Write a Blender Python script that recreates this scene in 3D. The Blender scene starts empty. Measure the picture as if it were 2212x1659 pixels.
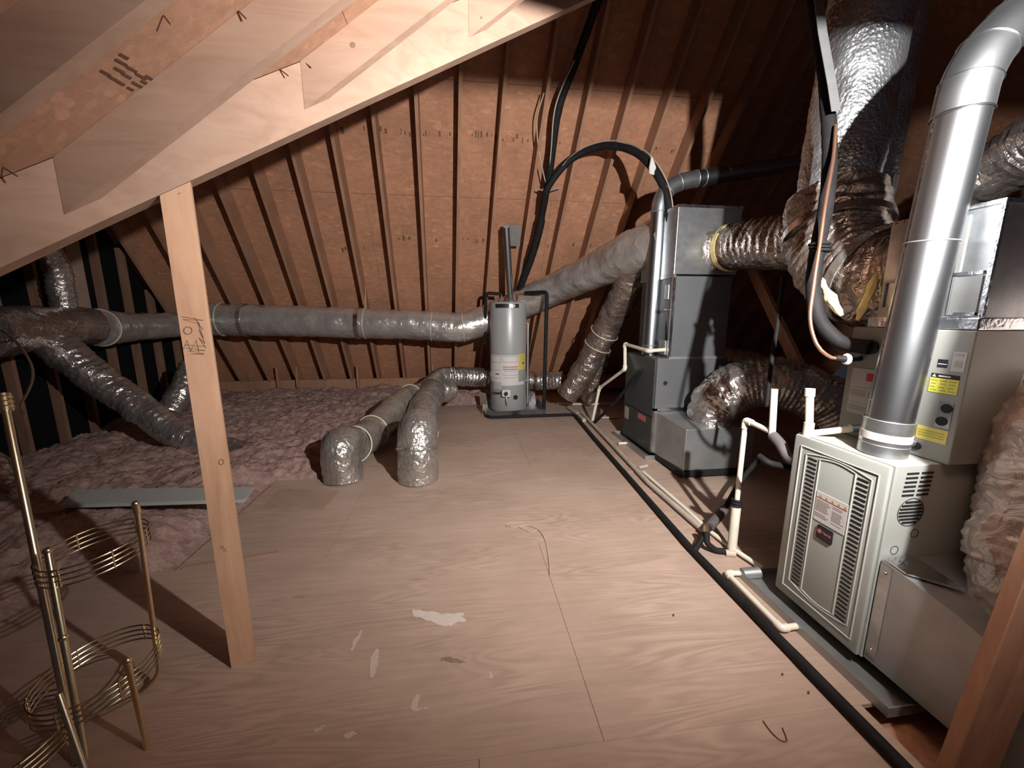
import bpy, bmesh, math, random
from mathutils import Vector, Matrix, noise
random.seed(7)
sc = bpy.context.scene
COL = sc.collection
R = math.radians

# ------------------------------------------------------------------ camera, world, exposure
W_, H_, F_ = 2212.0, 1659.0, 830.0
PITCH, YAW, EYE = R(10.2), R(7.16), 1.45
cam_d = bpy.data.cameras.new('camera'); cam = bpy.data.objects.new('camera', cam_d); COL.objects.link(cam)
cam_d.sensor_width = 36.0; cam_d.lens = 36.0*F_/W_; cam_d.clip_start = 0.02
cam.location = (0, 0, EYE); cam.rotation_euler = (R(90)-PITCH, 0, -YAW)
sc.camera = cam
world = bpy.data.worlds.new('world'); sc.world = world; world.use_nodes = True
world.node_tree.nodes['Background'].inputs[0].default_value = (0.55, 0.55, 0.80, 1)
world.node_tree.nodes['Background'].inputs[1].default_value = 0.032
sc.view_settings.view_transform = 'Standard'; sc.view_settings.look = 'None'
sc.view_settings.gamma = 1.0; sc.view_settings.use_curve_mapping = False
sc.view_settings.exposure = 0.0
LAMP = Vector((1.13, 0.12, 2.16))       # reflector work lamp clamped under an added deck, just right of the camera
AIM = Vector((-0.03, 1.0, -0.085)).normalized()
lamp_d = bpy.data.lights.new('work_lamp_light', 'SPOT'); lamp_d.energy = 860.0; lamp_d.color = (1.0, 0.965, 0.94)
lamp_d.spot_size = R(144); lamp_d.spot_blend = 1.0; lamp_d.shadow_soft_size = 0.02
lamp_o = bpy.data.objects.new('work_lamp_light', lamp_d); COL.objects.link(lamp_o); lamp_o.location = LAMP
lamp_o.rotation_euler = AIM.to_track_quat('-Z', 'Y').to_euler()

# photo measurement helpers: a pixel of the photograph on a known plane of the room
_fh = Vector((math.sin(YAW), math.cos(YAW), 0)); _R = Vector((math.cos(YAW), -math.sin(YAW), 0)); _Z = Vector((0, 0, 1))
_F = _fh*math.cos(PITCH)-_Z*math.sin(PITCH); _U = _fh*math.sin(PITCH)+_Z*math.cos(PITCH)
_C = Vector((0, 0, EYE))
def ray(x, y): return _F+_R*((x-1106)/F_)-_U*((y-829.5)/F_)
def onz(x, y, z=0.0):
    d = ray(x, y); return _C+d*((z-EYE)/d.z)
def onx(x, y, X):
    d = ray(x, y); return _C+d*(X/d.x)
def ony(x, y, Y):
    d = ray(x, y); return _C+d*(Y/d.y)
def onp(x, y, n, p):
    d = ray(x, y); return _C+d*((Vector(p)-_C).dot(n)/d.dot(n))
def dep(x, y, D): return _C+ray(x, y)*D
V = Vector

# ------------------------------------------------------------------ materials
def nt(name):
    m = bpy.data.materials.new(name); m.use_nodes = True
    t = m.node_tree; b = t.nodes['Principled BSDF']
    return m, t, b
def N(t, kind, **kw):
    n = t.nodes.new(kind)
    for k, v in kw.items():
        if k in n.inputs: n.inputs[k].default_value = v
        else: setattr(n, k, v)
    return n
def L(t, a, ao, b, bi): t.links.new(a.outputs[ao], b.inputs[bi])
def ramp(t, stops):
    r = t.nodes.new('ShaderNodeValToRGB'); e = r.color_ramp.elements
    while len(e) < len(stops): e.new(0.5)
    for i, (p, c) in enumerate(stops): e[i].position = p; e[i].color = (c[0], c[1], c[2], 1)
    return r
def coords(t, scale=(1, 1, 1), rot=(0, 0, 0)):
    tc = t.nodes.new('ShaderNodeTexCoord'); mp = t.nodes.new('ShaderNodeMapping')
    # object coordinates
    mp.inputs['Scale'].default_value = scale; mp.inputs['Rotation'].default_value = rot
    L(t, tc, 'Object', mp, 'Vector'); return mp
def bump(t, b, src, out, strength=0.3, dist=0.01):
    bp = N(t, 'ShaderNodeBump'); bp.inputs['Strength'].default_value = strength; bp.inputs['Distance'].default_value = dist
    L(t, src, out, bp, 'Height'); L(t, bp, 'Normal', b, 'Normal'); return bp
def plain(name, col, rough=0.5, metal=0.0, var=0.12, vscale=6.0, bstr=0.0, bscale=60.0, spec=0.5):
    m, t, b = nt(name)
    mp = coords(t); n = N(t, 'ShaderNodeTexNoise', Scale=vscale, Detail=5.0, Roughness=0.6); L(t, mp, 'Vector', n, 'Vector')
    lo = [max(0, c*(1-var)) for c in col]; hi = [min(1, c*(1+var)) for c in col]
    r = ramp(t, [(0.3, lo), (0.7, hi)]); L(t, n, 'Fac', r, 'Fac'); L(t, r, 'Color', b, 'Base Color')
    b.inputs['Roughness'].default_value = rough; b.inputs['Metallic'].default_value = metal
    b.inputs['Specular IOR Level'].default_value = spec
    if bstr > 0:
        n2 = N(t, 'ShaderNodeTexNoise', Scale=bscale, Detail=4.0); L(t, mp, 'Vector', n2, 'Vector'); bump(t, b, n2, 'Fac', bstr, 0.005)
    return m
def wood(name, c1, c2, c3, scale, rot=(0, 0, 0), rough=0.7, knots=True, blot=0.5):
    m, t, b = nt(name)
    mp = coords(t, scale, rot)
    n = N(t, 'ShaderNodeTexNoise', Scale=1.0, Detail=6.0, Roughness=0.62, Distortion=0.8); L(t, mp, 'Vector', n, 'Vector')
    r = ramp(t, [(0.28, c1), (0.5, c2), (0.72, c3)]); L(t, n, 'Fac', r, 'Fac')
    mp2 = coords(t, (1.6, 1.6, 1.6)); n2 = N(t, 'ShaderNodeTexNoise', Scale=1.3, Detail=4.0); L(t, mp2, 'Vector', n2, 'Vector')
    r2 = ramp(t, [(0.3, (1-blot*0.45,)*3), (0.7, (1+0.0, 1, 1))]); L(t, n2, 'Fac', r2, 'Fac')
    mx = N(t, 'ShaderNodeMix', data_type='RGBA', blend_type='MULTIPLY'); mx.inputs['Factor'].default_value = 1.0
    L(t, r, 'Color', mx, 6); L(t, r2, 'Color', mx, 7); L(t, mx, 2, b, 'Base Color')
    b.inputs['Roughness'].default_value = rough; b.inputs['Specular IOR Level'].default_value = 0.25
    bump(t, b, n, 'Fac', 0.25, 0.004)
    return m
M = {}
def plywood_mat(name, ctone):
    m, t, b = nt(name)
    mp = coords(t, (0.55, 5.2, 1.0))
    n0 = N(t, 'ShaderNodeTexNoise', Scale=1.1, Detail=4.0, Roughness=0.42, Distortion=0.9); L(t, mp, 'Vector', n0, 'Vector')
    # cathedral grain: rings of a slow field
    mul = N(t, 'ShaderNodeMath', operation='MULTIPLY'); mul.inputs[1].default_value = 15.0; L(t, n0, 'Fac', mul, 0)
    fr = N(t, 'ShaderNodeMath', operation='PINGPONG'); fr.inputs[1].default_value = 0.5; L(t, mul, 'Value', fr, 0)
    n1 = N(t, 'ShaderNodeTexNoise', Scale=1.6, Detail=3.0); L(t, coords(t, (1, 1.4, 1)), 'Vector', n1, 'Vector')
    msk = ramp(t, [(0.42, (0, 0, 0)), (0.62, (1, 1, 1))]); L(t, n1, 'Fac', msk, 'Fac')
    gr = ramp(t, [(0.1, [c*0.84 for c in ctone]), (0.55, ctone), (0.95, [min(1, c*1.10) for c in ctone])]); 
    mg = N(t, 'ShaderNodeMath', operation='MULTIPLY'); mg.inputs[1].default_value = 2.0; L(t, fr, 'Value', mg, 0); L(t, mg, 'Value', gr, 'Fac')
    fib = N(t, 'ShaderNodeTexNoise', Scale=1.0, Detail=6.0, Roughness=0.7); L(t, coords(t, (2.2, 34, 1)), 'Vector', fib, 'Vector')
    fr2 = ramp(t, [(0.3, [c*0.86 for c in ctone]), (0.7, [c*1.06 for c in ctone])]); L(t, fib, 'Fac', fr2, 'Fac')
    mx = N(t, 'ShaderNodeMix', data_type='RGBA'); L(t, msk, 'Color', mx, 'Factor'); L(t, fr2, 'Color', mx, 6); L(t, gr, 'Color', mx, 7)
    # dust and grime blotches
    bl = N(t, 'ShaderNodeTexNoise', Scale=1.2, Detail=5.0, Roughness=0.6); L(t, coords(t, (1, 1.6, 1)), 'Vector', bl, 'Vector')
    rb = ramp(t, [(0.35, (0.80, 0.78, 0.76)), (0.62, (1, 1, 1))]); L(t, bl, 'Fac', rb, 'Fac')
    m2 = N(t, 'ShaderNodeMix', data_type='RGBA', blend_type='MULTIPLY'); m2.inputs['Factor'].default_value = 0.8
    L(t, mx, 2, m2, 6); L(t, rb, 'Color', m2, 7)
    # few dark streaks
    st = N(t, 'ShaderNodeTexNoise', Scale=1.0, Detail=2.0); L(t, coords(t, (2.6, 16, 1)), 'Vector', st, 'Vector')
    rs = ramp(t, [(0.735, (1, 1, 1)), (0.80, (0.55, 0.45, 0.38))]); L(t, st, 'Fac', rs, 'Fac')
    m3 = N(t, 'ShaderNodeMix', data_type='RGBA', blend_type='MULTIPLY'); m3.inputs['Factor'].default_value = 0.8
    L(t, m2, 2, m3, 6); L(t, rs, 'Color', m3, 7); L(t, m3, 2, b, 'Base Color')
    b.inputs['Roughness'].default_value = 0.55; b.inputs['Specular IOR Level'].default_value = 0.35
    bump(t, b, fib, 'Fac', 0.12, 0.003)
    return m
M['ply'] = plywood_mat('plywood', (0.47, 0.345, 0.272))
def osb_mat(name, base, sc_=1.0):
    m, t, b = nt(name)
    nd = N(t, 'ShaderNodeTexNoise', Scale=14.0*sc_, Detail=3.0); L(t, coords(t), 'Vector', nd, 'Vector')
    mp = coords(t, (13*sc_, 26*sc_, 26*sc_))
    mxv = N(t, 'ShaderNodeMix', data_type='RGBA'); mxv.inputs['Factor'].default_value = 0.35; L(t, mp, 'Vector', mxv, 6); L(t, nd, 'Color', mxv, 7)
    v = N(t, 'ShaderNodeTexVoronoi', Scale=1.7); v.feature = 'F1'; L(t, mxv, 2, v, 'Vector')
    hs = N(t, 'ShaderNodeSeparateColor'); L(t, v, 'Color', hs, 'Color')
    r = ramp(t, [(0.0, [c*0.90 for c in base]), (0.7, base), (0.93, [min(1, c*1.06) for c in base]), (1.0, [min(1, c*1.20) for c in base])]); L(t, hs, 'Red', r, 'Fac')
    n2 = N(t, 'ShaderNodeTexNoise', Scale=1.0, Detail=6.0, Roughness=0.6); L(t, coords(t, (1.7, 1.7, 1.7)), 'Vector', n2, 'Vector')
    r2 = ramp(t, [(0.3, (0.80, 0.78, 0.78)), (0.7, (1.05, 1.02, 1.0))]); L(t, n2, 'Fac', r2, 'Fac')
    n3 = N(t, 'ShaderNodeTexNoise', Scale=1.0, Detail=5.0, Roughness=0.7); L(t, coords(t, (18*sc_, 30*sc_, 30*sc_)), 'Vector', n3, 'Vector')
    r3 = ramp(t, [(0.3, (0.84, 0.83, 0.83)), (0.7, (1.08, 1.08, 1.08))]); L(t, n3, 'Fac', r3, 'Fac')
    mx = N(t, 'ShaderNodeMix', data_type='RGBA', blend_type='MULTIPLY'); mx.inputs['Factor'].default_value = 1.0
    L(t, r, 'Color', mx, 6); L(t, r2, 'Color', mx, 7)
    m2 = N(t, 'ShaderNodeMix', data_type='RGBA', blend_type='MULTIPLY'); m2.inputs['Factor'].default_value = 0.9
    L(t, mx, 2, m2, 6); L(t, r3, 'Color', m2, 7); L(t, m2, 2, b, 'Base Color')
    b.inputs['Roughness'].default_value = 0.75; b.inputs['Specular IOR Level'].default_value = 0.2
    bump(t, b, n3, 'Fac', 0.25, 0.003)
    return m
M['osb'] = osb_mat('osb_sheathing', (0.50, 0.262, 0.158))
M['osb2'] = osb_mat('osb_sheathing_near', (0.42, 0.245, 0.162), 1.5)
M['lumber'] = wood('pine_lumber', (0.37, 0.232, 0.16), (0.44, 0.285, 0.205), (0.49, 0.33, 0.245), (2.2, 14, 14))
M['lumber_v'] = wood('pine_stud', (0.52, 0.29, 0.17), (0.62, 0.37, 0.235), (0.68, 0.44, 0.29), (15, 15, 1.8))
M['lumber_y'] = wood('pine_rafter', (0.34, 0.180, 0.108), (0.41, 0.222, 0.138), (0.46, 0.26, 0.168), (16, 2.0, 2.0))
M['lumber_d'] = wood('weathered_timber', (0.40, 0.20, 0.12), (0.52, 0.28, 0.17), (0.62, 0.37, 0.24), (20, 20, 3))
M['lumber_s'] = wood('shaded_stud', (0.22, 0.12, 0.08), (0.28, 0.155, 0.105), (0.33, 0.19, 0.13), (15, 15, 1.8))  # stud wood darkened in place of lamp falloff at the gable
def foil_mat(name, col, rough, bs, sc1=14.0, strength=0.7, dist=0.02, metal=1.0):
    m, t, b = nt(name)
    mp = coords(t)
    n = N(t, 'ShaderNodeTexNoise', Scale=sc1, Detail=3.0, Roughness=0.55, Distortion=1.2); L(t, mp, 'Vector', n, 'Vector')
    v = N(t, 'ShaderNodeTexVoronoi', Scale=sc1*1.6); v.feature = 'F1'; L(t, mp, 'Vector', v, 'Vector')
    ad = N(t, 'ShaderNodeMath', operation='ADD'); L(t, n, 'Fac', ad, 0)
    mu = N(t, 'ShaderNodeMath', operation='MULTIPLY'); mu.inputs[1].default_value = bs; L(t, v, 'Distance', mu, 0); L(t, mu, 'Value', ad, 1)
    bump(t, b, ad, 'Value', strength, dist)
    n2 = N(t, 'ShaderNodeTexNoise', Scale=5.0, Detail=4.0); L(t, mp, 'Vector', n2, 'Vector')
    r = ramp(t, [(0.3, [c*0.8 for c in col]), (0.7, col)]); L(t, n2, 'Fac', r, 'Fac'); L(t, r, 'Color', b, 'Base Color')
    r2 = ramp(t, [(0.3, (rough*0.7,)*3), (0.7, (rough*1.3,)*3)]); L(t, n2, 'Fac', r2, 'Fac'); L(t, r2, 'Color', b, 'Roughness')
    b.inputs['Metallic'].default_value = metal
    return m
M['foil'] = foil_mat('foil_jacket', (0.66, 0.62, 0.59), 0.25, 0.35, 13.0, 0.7, 0.02, 0.86)
M['foil_smooth'] = foil_mat('foil_jacket_taut', (0.60, 0.56, 0.53), 0.26, 0.3, 9.0, 0.5, 0.02, 0.58)
M['foil_dimmed'] = foil_mat('dimmed_foil_jacket', (0.50, 0.46, 0.42), 0.27, 0.4, 15.0, 0.75, 0.02, 0.72)  # foil darkened to offset the lamp striking the boots head-on
M['foil_ink'] = foil_mat('foil_jacket_brown', (0.50, 0.42, 0.37), 0.30, 0.4, 16.0, 0.7, 0.02, 0.85)
M['foil_bright'] = foil_mat('foil_bubble_wrap', (0.62, 0.64, 0.66), 0.36, 0.6, 34.0, 0.6, 0.012, 0.9)
M['foil_grey'] = foil_mat('grey_duct_jacket', (0.58, 0.50, 0.45), 0.40, 0.5, 12.0, 0.8, 0.03, 0.2)
M['galv'] = plain('galvanized_steel', (0.45, 0.47, 0.48), 0.36, 0.9, 0.16, 16, 0.06, 20)
M['galv_dull'] = plain('dull_galvanized_steel', (0.38, 0.39, 0.385), 0.48, 0.75, 0.12, 7, 0.05, 14)
M['flue'] = plain('flue_pipe_steel', (0.34, 0.36, 0.38), 0.36, 1.0, 0.08, 5)
M['flue_dull'] = plain('darker_flue_steel', (0.26, 0.27, 0.28), 0.48, 1.0, 0.12, 9)  # darker, rougher flue steel for the near elbow
M['tape'] = foil_mat('foil_tape', (0.85, 0.86, 0.88), 0.22, 0.3, 30.0, 0.4, 0.006)
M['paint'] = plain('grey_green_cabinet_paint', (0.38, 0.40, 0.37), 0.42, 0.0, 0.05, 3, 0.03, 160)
M['paint_coil'] = plain('darkened_cabinet_paint', (0.25, 0.26, 0.24), 0.45, 0.0, 0.06, 3, 0.03, 160)  # cabinet paint darkened to offset strong lamp light on the coil casing
M['paint_hi'] = plain('light_cabinet_trim', (0.48, 0.50, 0.47), 0.35, 0.0, 0.05, 3)
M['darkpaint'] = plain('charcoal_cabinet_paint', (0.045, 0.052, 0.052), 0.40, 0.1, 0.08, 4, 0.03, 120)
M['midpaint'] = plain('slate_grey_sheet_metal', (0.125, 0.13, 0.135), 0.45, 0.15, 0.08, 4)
M['heater'] = plain('heater_enamel', (0.37, 0.38, 0.375), 0.36, 0.1, 0.04, 3)
M['black'] = plain('black_plastic', (0.012, 0.012, 0.013), 0.5, 0, 0.2)
M['slot'] = plain('slot_dark', (0.006, 0.006, 0.007), 0.8, 0, 0.1)
M['foam'] = plain('black_foam_insulation', (0.014, 0.013, 0.014), 0.7, 0, 0.3, 12, 0.35, 45, 0.2)
M['foam_grey'] = plain('grey_foam_sleeve', (0.10, 0.088, 0.09), 0.8, 0, 0.2, 12, 0.3, 60)
M['pvc'] = plain('white_pvc', (0.74, 0.70, 0.58), 0.35, 0, 0.06, 8)
M['pvc_dirty'] = plain('dusty_pvc', (0.46, 0.39, 0.33), 0.55, 0, 0.15, 8)
M['copper'] = plain('copper', (0.72, 0.40, 0.27), 0.32, 0.9, 0.1)
M['brass'] = plain('polished_brass', (0.80, 0.68, 0.45), 0.28, 1.0, 0.08, 12)
M['white'] = plain('white_plastic', (0.8, 0.8, 0.8), 0.4, 0, 0.03)
M['label'] = plain('paper_label', (0.62, 0.60, 0.58), 0.5, 0, 0.04)
M['label_grey'] = plain('grey_print', (0.33, 0.31, 0.30), 0.6, 0, 0.1)
M['label_dim'] = plain('dim_paper_label', (0.42, 0.42, 0.42), 0.5, 0, 0.05)
M['yellow'] = plain('yellow_label', (0.62, 0.60, 0.10), 0.45, 0, 0.05)
M['yellow2'] = plain('pale_yellow_label', (0.62, 0.52, 0.13), 0.45, 0, 0.08)
M['ochre'] = plain('ochre_print', (0.36, 0.34, 0.05), 0.5, 0, 0.05)
M['red'] = plain('red_print', (0.42, 0.03, 0.035), 0.45, 0, 0.05)
M['redpink'] = plain('faded_red_print', (0.50, 0.13, 0.13), 0.5, 0, 0.05)
M['navy'] = plain('navy_print', (0.014, 0.012, 0.020), 0.5, 0, 0.05)
M['ink'] = plain('stamp_ink', (0.10, 0.045, 0.03), 0.8, 0, 0.2)
M['pencil'] = plain('pencil', (0.16, 0.085, 0.05), 0.8, 0, 0.2)
M['rust'] = plain('rusty_nail', (0.16, 0.07, 0.04), 0.6, 0.5, 0.3)
M['trimwhite'] = plain('painted_trim', (0.42, 0.44, 0.42), 0.4, 0, 0.06)
M['card'] = plain('brown_board', (0.36, 0.25, 0.18), 0.8, 0, 0.1)
M['paintspill'] = plain('dried_white_paint', (0.60, 0.53, 0.46), 0.6, 0, 0.08, 20)
M['paintthin'] = plain('thin_paint_smear', (0.54, 0.435, 0.37), 0.65, 0, 0.12, 20)
M['stainbrown'] = plain('brown_stain', (0.24, 0.155, 0.115), 0.7, 0, 0.2, 30)
M['fibre'] = plain('yellow_fibreglass', (0.70, 0.56, 0.26), 0.9, 0, 0.25, 14, 0.5, 50)
M['strap'] = plain('clear_strap', (0.62, 0.58, 0.48), 0.35, 0, 0.1)
M['fabric_wire'] = plain('pale_wire', (0.42, 0.37, 0.29), 0.6, 0, 0.1)
M['darkwall'] = plain('black_backing', (0.008, 0.008, 0.009), 0.9, 0, 0.2, spec=0.1)
M['porcelain'] = plain('porcelain', (0.8, 0.78, 0.74), 0.3, 0, 0.03)
def insul_mat():
    m, t, b = nt('pink_fibreglass')
    mp = coords(t)
    n = N(t, 'ShaderNodeTexNoise', Scale=14.0, Detail=9.0, Roughness=0.8); L(t, mp, 'Vector', n, 'Vector')
    r = ramp(t, [(0.30, (0.25, 0.145, 0.125)), (0.5, (0.46, 0.305, 0.265)), (0.72, (0.64, 0.47, 0.41))]); L(t, n, 'Fac', r, 'Fac')
    L(t, r, 'Color', b, 'Base Color'); b.inputs['Roughness'].default_value = 1.0; b.inputs['Specular IOR Level'].default_value = 0.05
    n2 = N(t, 'ShaderNodeTexNoise', Scale=45.0, Detail=6.0, Roughness=0.7); L(t, mp, 'Vector', n2, 'Vector'); bump(t, b, n2, 'Fac', 0.9, 0.02)
    return m
M['insul'] = insul_mat()
# ------------------------------------------------------------------ object helpers
LOC = {}
def setp(o, label=None, cat=None, group=None, kind=None):
    if label: o['label'] = label
    if cat: o['category'] = cat
    if group: o['group'] = group
    if kind: o['kind'] = kind
def thing(name, label, cat, loc=(0, 0, 0), group=None, kind=None):
    o = bpy.data.objects.new(name, None); COL.objects.link(o); o.location = loc
    o.empty_display_size = 0.05
    setp(o, label, cat, group, kind); LOC[o.name] = V(loc); return o
def rootloc(p):
    while p.parent: p = p.parent
    return LOC.get(p.name, V((0, 0, 0)))
def finish(bm, name, mat, smooth=True, ang=40):
    bmesh.ops.remove_doubles(bm, verts=bm.verts, dist=1e-6)
    bmesh.ops.recalc_face_normals(bm, faces=bm.faces)
    if smooth:
        for f in bm.faces: f.smooth = True
        a = R(ang)
        for e in bm.edges:
            if len(e.link_faces) == 2 and e.calc_face_angle(0) > a: e.smooth = False
    me = bpy.data.meshes.new(name); bm.to_mesh(me); bm.free()
    if mat: me.materials.append(M[mat] if isinstance(mat, str) else mat)
    return me
def part(name, bm, mat, parent=None, smooth=True, label=None, ang=40):
    if parent is not None: bmesh.ops.translate(bm, verts=bm.verts, vec=-rootloc(parent))
    me = finish(bm, name, mat, smooth, ang)
    o = bpy.data.objects.new(name, me); COL.objects.link(o)
    if parent is not None: o.parent = parent
    if label: o['label'] = label
    return o
def solo(name, bm, mat, label, cat, loc, group=None, smooth=True, kind=None, ang=40):
    """one thing that is one mesh, origin at its base"""
    bmesh.ops.translate(bm, verts=bm.verts, vec=-V(loc))
    me = finish(bm, name, mat, smooth, ang)
    o = bpy.data.objects.new(name, me); COL.objects.link(o); o.location = loc
    LOC[o.name] = V(loc); setp(o, label, cat, group, kind); return o
def copies(name, me, parent, locs, rots=None):
    out = []
    base = rootloc(parent)
    for i, l in enumerate(locs):
        o = bpy.data.objects.new(name, me); COL.objects.link(o); o.parent = parent; o.location = V(l)-base
        if rots: o.rotation_euler = rots[i]
        out.append(o)
    return out
def BM(): return bmesh.new()
def quadbox(bm, c):
    """c: 8 corners, bottom loop then top loop"""
    v = [bm.verts.new(p) for p in c]
    for f in ((3, 2, 1, 0), (4, 5, 6, 7), (0, 1, 5, 4), (1, 2, 6, 5), (2, 3, 7, 6), (3, 0, 4, 7)): bm.faces.new([v[i] for i in f])
    return v
def box(bm, x0, x1, y0, y1, z0, z1, bev=0.0):
    t = bmesh.new()
    quadbox(t, [(x0, y0, z0), (x1, y0, z0), (x1, y1, z0), (x0, y1, z0), (x0, y0, z1), (x1, y0, z1), (x1, y1, z1), (x0, y1, z1)])
    if bev > 0: bmesh.ops.bevel(t, geom=t.edges[:]+t.verts[:], offset=bev, segments=2, profile=0.5, affect='EDGES')
    me = bpy.data.meshes.new('t'); t.to_mesh(me); t.free(); bm.from_mesh(me); bpy.data.meshes.remove(me)
def bar(bm, A, B, w, h, up=(0, 0, 1), bev=0.0):
    """box from A to B, width w across, height h along up"""
    A, B, up = V(A), V(B), V(up); d = (B-A).normalized(); s = d.cross(up).normalized()*w/2; u = s.cross(d).normalized()*h/2
    t = bmesh.new()
    quadbox(t, [A-s-u, A+s-u, B+s-u, B-s-u, A-s+u, A+s+u, B+s+u, B-s+u])
    if bev > 0: bmesh.ops.bevel(t, geom=t.edges[:]+t.verts[:], offset=bev, segments=1, profile=0.5, affect='EDGES')
    me = bpy.data.meshes.new('t'); t.to_mesh(me); t.free(); bm.from_mesh(me); bpy.data.meshes.remove(me)
def spline(pts, step=0.03):
    P = [V(p) for p in pts]
    if len(P) == 2: 
        n = max(2, int((P[1]-P[0]).length/step)); return [P[0].lerp(P[1], i/n) for i in range(n+1)]
    Q = [2*P[0]-P[1]]+P+[2*P[-1]-P[-2]]; out = []
    for i in range(1, len(Q)-2):
        a, b, c, d = Q[i-1], Q[i], Q[i+1], Q[i+2]
        n = max(2, int((c-b).length/step))
        for k in range(n):
            t = k/n
            out.append(0.5*((2*b)+(c-a)*t+(2*a-5*b+4*c-d)*t*t+(3*b-a-3*c+d)*t**3))
    out.append(P[-1]); return out
def fillet(pts, r=0.04, n=5):
    P = [V(p) for p in pts]; out = [P[0]]
    for i in range(1, len(P)-1):
        a, b, c = P[i-1], P[i], P[i+1]
        rr = min(r, (a-b).length*0.45, (c-b).length*0.45)
        p, q = b+(a-b).normalized()*rr, b+(c-b).normalized()*rr
        for k in range(n+1):
            t = k/n; out.append(p*(1-t)**2+b*2*t*(1-t)+q*t*t)
    out.append(P[-1]); return out
def frames(S):
    T = []
    for i in range(len(S)):
        d = S[min(i+1, len(S)-1)]-S[max(i-1, 0)]; T.append(d.normalized() if d.length > 1e-9 else V((0, 0, 1)))
    ref = V((0, 0, 1)) if abs(T[0].z) < 0.9 else V((1, 0, 0))
    n = (ref-T[0]*ref.dot(T[0])).normalized(); Ns = [n]
    for i in range(1, len(S)):
        n = n-T[i]*n.dot(T[i]); n = n.normalized(); Ns.append(n)
    return T, Ns
def sweep(bm, S, r, seg=12, cap=True, rib=0.0, ribstep=0.06, crump=0.0, cs=7.0, sq=1.0, seed=0.0):
    S = [V(p) for p in S]; T, Ns = frames(S); s = 0.0; rings = []; tot = sum((S[i]-S[i-1]).length for i in range(1, len(S)))
    for i, p in enumerate(S):
        if i: s += (S[i]-S[i-1]).length
        rr = r(s/max(tot, 1e-6)) if callable(r) else r
        B = T[i].cross(Ns[i]); ring = []
        for k in range(seg):
            a = 2*math.pi*k/seg; dirv = Ns[i]*math.cos(a)*sq+B*math.sin(a)
            q = rr
            if rib: q += rib*(abs(math.sin(math.pi*s/ribstep))-0.5)
            if crump:
                pp = p+dirv*rr
                q += crump*(noise.noise(pp*cs+V((seed, 0, 0)))+0.6*noise.noise(pp*cs*2.6+V((seed, 5, 0))))
            ring.append(bm.verts.new(p+dirv*q))
        rings.append(ring)
    for i in range(len(rings)-1):
        for k in range(seg):
            bm.faces.new((rings[i][k], rings[i][(k+1) % seg], rings[i+1][(k+1) % seg], rings[i+1][k]))
    if cap:
        bm.faces.new(rings[0][::-1]); bm.faces.new(rings[-1])
def tube(bm, pts, r, seg=10, r_f=None):
    sweep(bm, fillet(pts, r_f if r_f else r*1.6) if len(pts) > 2 else pts, r, seg)
def hoop(bm, c, d, R_, r, seg=28, s2=6, arc=(0, 2*math.pi)):
    c, d = V(c), V(d).normalized(); ref = V((0, 0, 1)) if abs(d.z) < 0.9 else V((1, 0, 0))
    u = (ref-d*ref.dot(d)).normalized(); w = d.cross(u)
    full = abs(arc[1]-arc[0]-2*math.pi) < 1e-6; rings = []
    for i in range(seg if full else seg+1):
        a = arc[0]+(arc[1]-arc[0])*i/seg; o = u*math.cos(a)+w*math.sin(a)
        rings.append([bm.verts.new(c+o*(R_+r*math.cos(2*math.pi*k/s2))+d*r*math.sin(2*math.pi*k/s2)) for k in range(s2)])
    n = len(rings)
    for i in range(n if full else n-1):
        A, B_ = rings[i], rings[(i+1) % n]
        for k in range(s2): bm.faces.new((A[k], A[(k+1) % s2], B_[(k+1) % s2], B_[k]))
    if not full: bm.faces.new(rings[0][::-1]); bm.faces.new(rings[-1])
def band(bm, c, d, R_, w, th=0.004, seg=28):
    """flat strap round a tube"""
    c, d = V(c), V(d).normalized(); ref = V((0, 0, 1)) if abs(d.z) < 0.9 else V((1, 0, 0))
    u = (ref-d*ref.dot(d)).normalized(); k_ = d.cross(u); rings = []
    for i in range(seg):
        a = 2*math.pi*i/seg; o = u*math.cos(a)+k_*math.sin(a)
        rings.append([bm.verts.new(c+o*(R_+dr)+d*dw) for dr, dw in ((0, -w/2), (th, -w/2), (th, w/2), (0, w/2))])
    for i in range(seg):
        A, B_ = rings[i], rings[(i+1) % seg]
        for k in range(4): bm.faces.new((A[k], A[(k+1) % 4], B_[(k+1) % 4], B_[k]))
def lathe(bm, c, prof, seg=32, cap=True):
    c = V(c); rings = []
    for (r, z) in prof: rings.append([bm.verts.new(c+V((r*math.cos(2*math.pi*k/seg), r*math.sin(2*math.pi*k/seg), z))) for k in range(seg)])
    for i in range(len(rings)-1):
        for k in range(seg): bm.faces.new((rings[i][k], rings[i][(k+1) % seg], rings[i+1][(k+1) % seg], rings[i+1][k]))
    if cap: bm.faces.new(rings[0][::-1]); bm.faces.new(rings[-1])
def cylpatch(bm, c, r, z0, z1, a0, a1, th=0.003, seg=10):
    c = V(c); A = []
    for i in range(seg+1):
        a = a0+(a1-a0)*i/seg; o = V((math.cos(a), math.sin(a), 0))
        A.append([bm.verts.new(c+o*rr+V((0, 0, z))) for rr, z in ((r, z0), (r+th, z0), (r+th, z1), (r, z1))])
    for i in range(seg):
        for k in range(4): bm.faces.new((A[i][k], A[i][(k+1) % 4], A[i+1][(k+1) % 4], A[i+1][k]))
    bm.faces.new(A[0][::-1]); bm.faces.new(A[-1])
def prism(bm, poly, vec):
    vec = V(vec); a = [bm.verts.new(V(p)) for p in poly]; b = [bm.verts.new(V(p)+vec) for p in poly]; n = len(poly)
    bm.faces.new(a[::-1]); bm.faces.new(b)
    for i in range(n): bm.faces.new((a[i], a[(i+1) % n], b[(i+1) % n], b[i]))
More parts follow.
